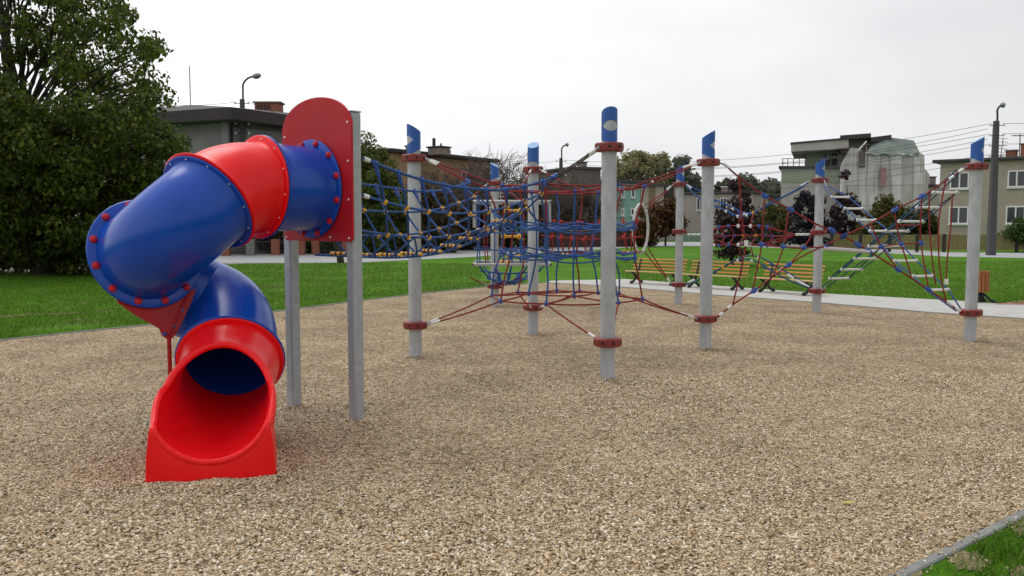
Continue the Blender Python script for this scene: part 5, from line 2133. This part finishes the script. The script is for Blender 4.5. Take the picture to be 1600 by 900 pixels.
base = on_z(72, 429)
tree("leafy_tree", "large dark green drooping tree at the left edge beside the slide", "tree", base,
     [(-260, 40), (-120, -120), (60, -90), (150, -30), (196, 8), (214, 45), (240, 70), (246, 100), (238, 118), (258, 150), (244, 168), (262, 195), (300, 216), (292, 240), (268, 262), (262, 300), (268, 345), (250, 400), (206, 420), (140, 412), (92, 424), (48, 424), (30, 410), (-120, 412), (-260, 400)],
     4.6, 720, .64, 140000, .085, L_BIG, .42, dens=lambda x, y: .38 if y < 150 else (.75 if y < 200 else 1.0), limbs=.4, droop=.45)
base = on_z(540, 411)
tree("leafy_tree", "dense green conifer-like tree right of the red slide panel", "tree", on_z(588, 397),
     [(556, 400), (548, 330), (552, 260), (560, 222), (568, 208), (582, 222), (596, 238), (612, 262), (618, 286), (636, 305), (641, 345), (652, 398)], 2.2, 170, .52, 26000, .10, L_THUJA, .22)
tree("leafy_tree", "dark plum-leaved young tree on the lawn behind the middle bench", "tree", on_z(1146, 415),
     [(1122, 395), (1116, 350), (1128, 330), (1140, 296), (1152, 282), (1164, 300), (1172, 330), (1186, 350), (1180, 385), (1160, 402), (1140, 402)], 1.1, 60, .32, 3600, .10, L_PLUM, .07, limbs=.6)
tree("leafy_tree", "tall thin purple tree before the netted house", "tree", on_z(1321, 384),
     [(1300, 382), (1302, 330), (1314, 300), (1316, 278), (1322, 266), (1330, 276), (1332, 300), (1346, 330), (1350, 380)], 1.2, 44, .5, 2600, .17, L_PLUM, .10)
tree("leafy_bush", "dark blue-purple bush behind the pole with rope ladders", "bush", on_z(1262, 386),
     [(1228, 386), (1228, 350), (1240, 318), (1256, 300), (1276, 302), (1292, 318), (1300, 350), (1304, 386)], 1.6, 70, .5, 4000, .14, L_PLUMD, .10)
tree("leafy_bush", "orange-brown and green bush left of the dark blue-purple bush", "bush", on_z(1206, 384),
     [(1172, 384), (1176, 352), (1190, 330), (1206, 318), (1222, 328), (1234, 350), (1236, 384)], 1.3, 60, .55, 3800, .16, L_OLIVE, .08)
tree("leafy_bush", "broad green bush at the foot of the pale debris netting", "bush", on_z(1392, 386),
     [(1338, 388), (1344, 352), (1366, 330), (1378, 310), (1392, 312), (1408, 328), (1428, 322), (1452, 330), (1474, 344), (1478, 388)], 1.6, 110, .6, 7200, .17, L_OLIVE, .10)
tree("leafy_tree", "rust-leaved small tree right of the white hoop", "tree", on_z(1040, 384.5),
     [(1020, 368), (1010, 345), (1020, 322), (1034, 312), (1050, 314), (1062, 328), (1066, 350), (1056, 368), (1040, 364)], 1.5, 60, .55, 3200, .17, L_RUST, .09, limbs=.8)
tree("leafy_bush", "rust-red slender bush seen through the white hoop", "bush", on_z(1004, 385.5),
     [(990, 386), (992, 350), (1000, 330), (1012, 328), (1020, 345), (1020, 386)], .9, 36, .5, 1900, .17, L_RUST, .07)
tree("leafy_tree", "yellowing tree rising behind the mint green house", "tree", on_z(1003, 370.5),
     [(958, 300), (962, 262), (972, 250), (984, 242), (1000, 241), (1016, 246), (1034, 244), (1046, 262), (1050, 300)], 4, 90, 1.0, 5200, .34, L_DIST, .3, limbs=.4, group="trees behind the house row")
for lb, px, ol in (("pale thin tree top left of the far blue pole cap", 1064, [(1040, 300), (1046, 272), (1056, 256), (1066, 250), (1076, 268), (1090, 290), (1096, 302)]),
                   ("dark green tree rising behind the low beige house", 1158, [(1118, 308), (1122, 292), (1136, 284), (1150, 288), (1166, 276), (1180, 286), (1184, 308)]),
                   ("green tree top between the grey house and the netted house", 1204, [(1186, 312), (1190, 294), (1202, 284), (1214, 288), (1224, 292), (1226, 312)])):
    tree("leafy_tree", lb, "tree", on_z(px, 370.2), ol, 3, 50, 1.0, 2300, .42, L_DISTG, .2, limbs=.3, group="trees behind the house row")
tree("leafy_bush", "round dark clipped bush before the greige house, at the right edge", "bush", on_z(1602, 394),
     [(1570, 372), (1574, 356), (1588, 345), (1604, 341), (1622, 346), (1636, 358), (1640, 380), (1570, 380)], 1.5, 70, .5, 6000, .10, L_HEDGE, .10)

# dark hedge-like shrubs before the ochre building and the big grey house
for lb, px, by, ol, lm, nl_ in (("dark shrub behind the brick pillars, under the slide tube", 420, 396, [(352, 396), (356, 340), (372, 322), (400, 316), (430, 320), (450, 340), (454, 396)], L_BROWN, 5200),
                                ("dark green shrub between the two slide posts", 520, 396, [(476, 397), (476, 350), (496, 330), (520, 340), (548, 330), (566, 350), (566, 397)], L_HEDGE, 5200),
                                ("dark green shrub on the right of the conifer-like tree, behind the blue bridge ropes", 664, 395, [(622, 396), (626, 330), (644, 300), (664, 292), (690, 300), (704, 330), (704, 396)], L_BROWN, 6000),
                                ("brown shrub behind the far end of the rope bridge", 738, 391, [(690, 392), (694, 318), (712, 296), (742, 290), (766, 306), (776, 340), (778, 392)], L_BROWN, 5600),
                                ("brown shrub behind the grey framed rope basket", 808, 388, [(764, 388), (768, 322), (790, 300), (820, 298), (842, 312), (850, 340), (852, 388)], L_BROWN, 4800),
                                ("brown shrub behind the left half of the red rope bridge", 890, 384, [(836, 384), (840, 320), (862, 300), (890, 296), (920, 306), (938, 330), (940, 384)], L_BROWN, 4600)):
    tree("leafy_bush", lb, "bush", on_z(px, by), ol, 1.5, 90, .55, nl_, .15, lm, .07, group="dark shrubs along the street", limbs=.4)


tree("leafy_hedge", "low green hedge growing along the back of the olive lattice fence", "hedge", on_z(1470, 386),
     [(1340, 372), (1340, 358), (1400, 357), (1470, 355), (1540, 354), (1600, 351), (1660, 350), (1660, 372)], .5, 90, .38, 9000, .11, L_HEDGE, .05, limbs=.2)


# leafless trees: fans of fine twigs
def bare(label, px, by, top_y, spread, n0, seed):
    global rng
    keep = rng
    rng = np.random.default_rng(seed)
    b = on_z(px, by)
    t = thing("bare_tree", label, "tree", b, "leafless trees along the street")
    H_ = at_y(px, top_y, b.y).z
    S_ = spread * b.y / FPX
    tr, br = MB(), MB()

    def grow(p, d, L_, r, lev):
        pts = [p]
        q = p.copy()
        dd = d.copy()
        for i in range(4):
            dd = (dd + Vector(rng.normal(0, .16, 3)) + Vector((0, 0, .03))).normalized()
            q = q + dd * (L_ / 4)
            pts.append(q.copy())
        (tr if lev == 0 else br).tube(pts, r, 5 if lev < 2 else 3, taper=r * .55, cap=False)
        if lev >= 4:
            return
        kk = [3, 4, 4, 3][lev]
        for i in range(kk):
            f = rng.uniform(.45, 1.0)
            k = min(3, int(f * 4))
            s = lerp(pts[k], pts[k + 1], f * 4 - k)
            ax2 = Vector(rng.normal(0, 1, 3))
            nd = (dd + (ax2 - dd * ax2.dot(dd)).normalized() * rng.uniform(.45, 1.0)).normalized()
            nd.z = nd.z * .8 + .1
            nd.x *= min(1.6, S_ / H_ * 2.2)
            grow(s, nd.normalized(), L_ * rng.uniform(.55, .78), max(.019, r * .52), lev + 1)

    for i in range(n0):
        a = rng.uniform(0, 6.28)
        grow(b + Vector((math.cos(a) * .15, math.sin(a) * .15, -.1)), Vector((math.cos(a) * .22, math.sin(a) * .2, 1)).normalized(), H_ * .46, .07 + .02 * (i == 0), 0)
    tr.build("trunk", BARK, t, sharp=0)
    br.build("branches", TWIG, t, sharp=0)
    rng = keep


bare("leafless multi-stemmed tree left of the farthest pole", 730, 391, 232, 80, 6, 3)
bare("leafless tree with fine twigs just right of the farthest pole", 795, 388, 222, 100, 7, 5)
bare("leafless tree below the most distant street lamp", 866, 386, 246, 90, 6, 8)
bare("leafless tree against the mint green house, just left of the nearest pole", 915, 384, 258, 70, 5, 13)
bare("leafless small tree before the ochre building", 690, 393, 262, 60, 3, 21)
bare("leafless bushy tree behind the red rope bridge, left half", 845, 386, 262, 90, 6, 33)
bare("leafless bushy tree between the red rope bridge and the brown house", 900, 384, 268, 80, 6, 41)
# slim staked saplings on the lawn
for lb, px, by, ty in (("dark slim trunk leaning on the lawn under the rope bridge", 533, 411, 372),):
    p = on_z(px, by)
    t = thing("tree_stump", lb, "tree trunk", p)
    q = at_y(px - 9, 378, p.y)
    MB().tube([p + Vector((0, 0, -.1)), lerp(p, q, .5) + Vector((.05, 0, 0)), q], .17, 9, taper=.12).build("trunk", BARK, t)
    MB().tube([lerp(p, q, .8), q + Vector((-.5, .1, 1.2))], .08, 6, taper=.03).build("limb", BARK, t)
# ------------------------------------------------------------------ loose pebbles and grass blades near the camera
def patch_noise(X, Y, f, seed):
    g = np.random.default_rng(seed)
    v = np.zeros(len(X))
    for k in range(6):
        a = g.uniform(0, 2 * np.pi)
        ff = f * g.uniform(.5, 2)
        v += np.sin((X * np.cos(a) + Y * np.sin(a)) * ff + g.uniform(0, 6))
    return v / 6


def pebbles():
    n = 205000
    Y = 3.6 + 6.4 * rng.uniform(0, 1, n) ** 1.25
    X = rng.uniform(-.76, .76, n) * (Y + .3)
    # stay on the gravel side of the edging
    e = np.array([kr0.x, kr0.y])
    d = np.array([kd.x, kd.y])
    side = (X - e[0]) * d[1] - (Y - e[1]) * d[0]
    pn_ = patch_noise(X, Y, 1.1, 77)
    k = (side < -.02) | ((side < .10) & (rng.uniform(size=n) < .10))
    for c_ in SOIL_C:
        k |= (np.hypot(X - c_.x, Y - c_.y) < .11) & (rng.uniform(size=n) < .30)
    k &= rng.uniform(size=n) < .80 + .6 * pn_
    # and outside the foot of the slide
    rel = np.stack([X - fc.x, Y - fc.y], 1)
    u = rel @ np.array([fs.x, fs.y])
    v = rel @ np.array([fh.x, fh.y])
    k &= ~((np.abs(u) < fw + .01) & (v < .05) & (v > -1.3))
    X, Y = X[k], Y[k]
    zadd = np.where((side[k] > 0) & (side[k] < .065), .012, 0.0)
    pn_ = pn_[k]
    # stones heaped against feet of poles and of the slide
    hx, hy, hz_ = [], [], []
    for c_, rr_, nn_ in [(P_near, .062, 900), (P_rear, .062, 700), (A, .086, 700), (B, .086, 500), (C, .086, 500)]:
        a_ = rng.uniform(0, 2 * np.pi, nn_)
        d_ = rng.exponential(.035, nn_)
        hx.append(c_.x + np.cos(a_) * (rr_ + d_))
        hy.append(c_.y + np.sin(a_) * (rr_ + d_))
        hz_.append(.026 * np.exp(-d_ / .035))
    w_ = rng.uniform(-1.02, 1.02, 3400)
    d_ = rng.exponential(.035, 3400)
    hgt = .016 * np.exp(-d_ / .04) * (1 + .5 * np.sin(w_ * 7 + 1))
    hx.append(fc.x + fs.x * w_ * fw + fh.x * (.045 + d_))
    hy.append(fc.y + fs.y * w_ * fw + fh.y * (.045 + d_))
    hz_.append(hgt)
    for sg in (-1, 1):
        v_ = rng.uniform(-.7, .05, 1200)
        d_ = rng.exponential(.035, 1200)
        wd = fw * (1 - .18 * np.clip(-v_ / .6, 0, 1)) + .012 + d_
        hx.append(fc.x + fs.x * sg * wd + fh.x * v_)
        hy.append(fc.y + fs.y * sg * wd + fh.y * v_)
        hz_.append(.024 * np.exp(-d_ / .04))
    hx, hy, hz_ = map(np.concatenate, (hx, hy, hz_))
    X, Y = np.concatenate([X, hx]), np.concatenate([Y, hy])
    zadd = np.concatenate([zadd, hz_ * rng.uniform(.3, 1, len(hz_))])
    pn_ = np.concatenate([pn_, np.zeros(len(hx))])
    n = len(X)
    s = .0052 * (1 + .35 * pn_) * np.clip(rng.lognormal(0, .3, n), .5, 1.7)
    a = rng.uniform(0, 2 * np.pi, n)
    el = rng.uniform(1.0, 1.9, n)
    hz = rng.uniform(.55, .9, n)
    tl = rng.normal(0, .35, (n, 2))
    ang = np.arange(5) * 2 * np.pi / 5
    base = np.stack([np.cos(ang), np.sin(ang)], 1)
    V = np.zeros((n, 11, 3))
    for ring_, (zz, rr) in enumerate(((.25, 1.0), (.85, .72))):
        jr = rr * rng.uniform(.78, 1.15, (n, 5))
        lx = base[None, :, 0] * jr * (s * el)[:, None]
        ly = base[None, :, 1] * jr * s[:, None]
        V[:, ring_ * 5:(ring_ + 1) * 5, 0] = X[:, None] + lx * np.cos(a)[:, None] - ly * np.sin(a)[:, None]
        V[:, ring_ * 5:(ring_ + 1) * 5, 1] = Y[:, None] + lx * np.sin(a)[:, None] + ly * np.cos(a)[:, None]
        V[:, ring_ * 5:(ring_ + 1) * 5, 2] = .004 + (zz * s * hz)[:, None] * 1.2 + (lx * tl[:, :1] + ly * tl[:, 1:]) * .5
    V[:, 10, 0], V[:, 10, 1] = X, Y
    V[:, 10, 2] = .004 + s * hz * 1.35
    V[:, :, 2] += zadd[:, None]
    tri = []
    for j in range(5):
        k2 = (j + 1) % 5
        tri += [(j, k2, 5 + k2), (j, 5 + k2, 5 + j), (5 + j, 5 + k2, 10)]
    tri = np.array(tri)
    F_ = (np.arange(n)[:, None, None] * 11 + tri[None]).reshape(-1, 3)
    m, nt, b = _new("loose_pebble")
    g = N(nt, "ShaderNodeNewGeometry")
    r = N(nt, "ShaderNodeValToRGB")
    pal = [(0.0, (0.055, 0.035, 0.015)), (0.15, (0.21, 0.138, 0.066)), (0.30, (0.43, 0.305, 0.17)), (0.53, (0.61, 0.465, 0.295)), (0.72, (0.39, 0.315, 0.235)), (0.87, (0.72, 0.59, 0.43)), (0.98, (0.80, 0.72, 0.60))]
    e_ = r.color_ramp.elements
    while len(e_) < len(pal):
        e_.new(.5)
    for i, (p, c) in enumerate(pal):
        e_[i].position, e_[i].color = p, (*c, 1)
    nt.links.new(g.outputs['Random Per Island'], r.inputs[0])
    nt.links.new(r.outputs[0], b.inputs['Base Color'])
    b.inputs['Roughness'].default_value = .8
    b.inputs['Specular IOR Level'].default_value = .25
    o = np_mesh("loose_pebbles", V.reshape(-1, 3), F_, m)
    tag(o, None, None, None, "stuff")


pebbles()


def blades(name, X, Y, h, w, m, lean=.5):
    n = len(X)
    a = rng.uniform(0, 2 * np.pi, n)
    hh = h * rng.uniform(.5, 1.25, n)
    lx, ly = rng.normal(0, lean, n) * hh, rng.normal(0, lean, n) * hh
    dx, dy = np.cos(a) * w / 2, np.sin(a) * w / 2
    V = np.zeros((n, 5, 3))
    V[:, 0] = np.stack([X - dx, Y - dy, np.zeros(n)], 1)
    V[:, 1] = np.stack([X + dx, Y + dy, np.zeros(n)], 1)
    V[:, 2] = np.stack([X + dx * .7 + lx * .4, Y + dy * .7 + ly * .4, hh * .6], 1)
    V[:, 3] = np.stack([X + lx, Y + ly, hh], 1)
    V[:, 4] = np.stack([X - dx * .7 + lx * .4, Y - dy * .7 + ly * .4, hh * .6], 1)
    F_ = np.arange(5 * n).reshape(n, 5)
    o = np_mesh(name, V.reshape(-1, 3), F_, m)
    tag(o, None, None, None, "stuff")
    return o


BLADE = leaf_mat("grass_blade", [(0.034, 0.100, 0.004), (0.065, 0.175, 0.006), (0.105, 0.240, 0.010), (0.160, 0.270, 0.022), (0.20, 0.22, 0.06)], 0.6, .3)


# corner of lawn at the right
n = 110000
X = rng.uniform(1.9, 6.8, n)
Y = rng.uniform(3.4, 7.2, n)
side = (X - kr0.x) * kd.y - (Y - kr0.y) * kd.x
k = (side > .08) & (X < Y * .95) & (patch_noise(X, Y, 5, 4) > -.12 + .22 * rng.normal(size=n) - side * .12)
for c_ in SOIL_C:
    k &= (np.hypot(X - c_.x, Y - c_.y) > .12) | (rng.uniform(size=len(X)) < .38)
blades("grass", X[k], Y[k], .045, .0065, BLADE, .55)
# lawn beyond the gravel, left and right
poly = [(p.x, p.y) for p in [left0] + edge_back]


def lawn_pts(n, y0, y1):
    Y = y0 + (y1 - y0) * rng.uniform(0, 1, n) ** 1.3
    X = rng.uniform(-.92, .92, n) * Y
    return X, Y


X, Y = lawn_pts(360000, 11.5, 38)
ex = np.interp(Y, [p[1] for p in poly], [p[0] for p in poly])
k = (X < ex - .08) & ~((X > -1) & (Y > 26))
k &= patch_noise(X, Y, 1.6, 9) > -.45 + .2 * rng.normal(size=len(X))
blades("grass", X[k], Y[k], .050, .013, BLADE, .6)
pf_ = sorted([(p.y, p.x) for p in path_far])
X, Y = lawn_pts(280000, 17.5, 40)
ex = np.interp(Y, [p[0] for p in pf_], [p[1] for p in pf_])
k = (X > ex + .06) & (X > .5)
ey = np.interp(X, sorted([p.x for p in path_far]), [p.y for p in sorted(path_far, key=lambda q: q.x)])
k &= Y > ey + .06
k &= patch_noise(X, Y, 1.6, 19) > -.6 + .2 * rng.normal(size=len(X))
blades("grass", X[k], Y[k], .045, .014, BLADE, .6)
lf_ = MB()
q = on_z(1326, 786, .018)
lf_.add([q + Vector((-.045, 0, 0)), q + Vector((-.01, -.022, .006)), q + Vector((.045, -.006, .012)), q + Vector((.03, .018, .010)), q + Vector((-.02, .022, .004))], [(0, 1, 2, 3, 4)])
LEAFY = mat("fallen_leaf_yellow", (0.42, 0.33, 0.05), 0.7, 0, 0.3, 30)
tag(lf_.build("fallen_leaf", LEAFY, None, loc=q), "single yellow fallen leaf lying on the gravel near the lawn corner", "leaf")
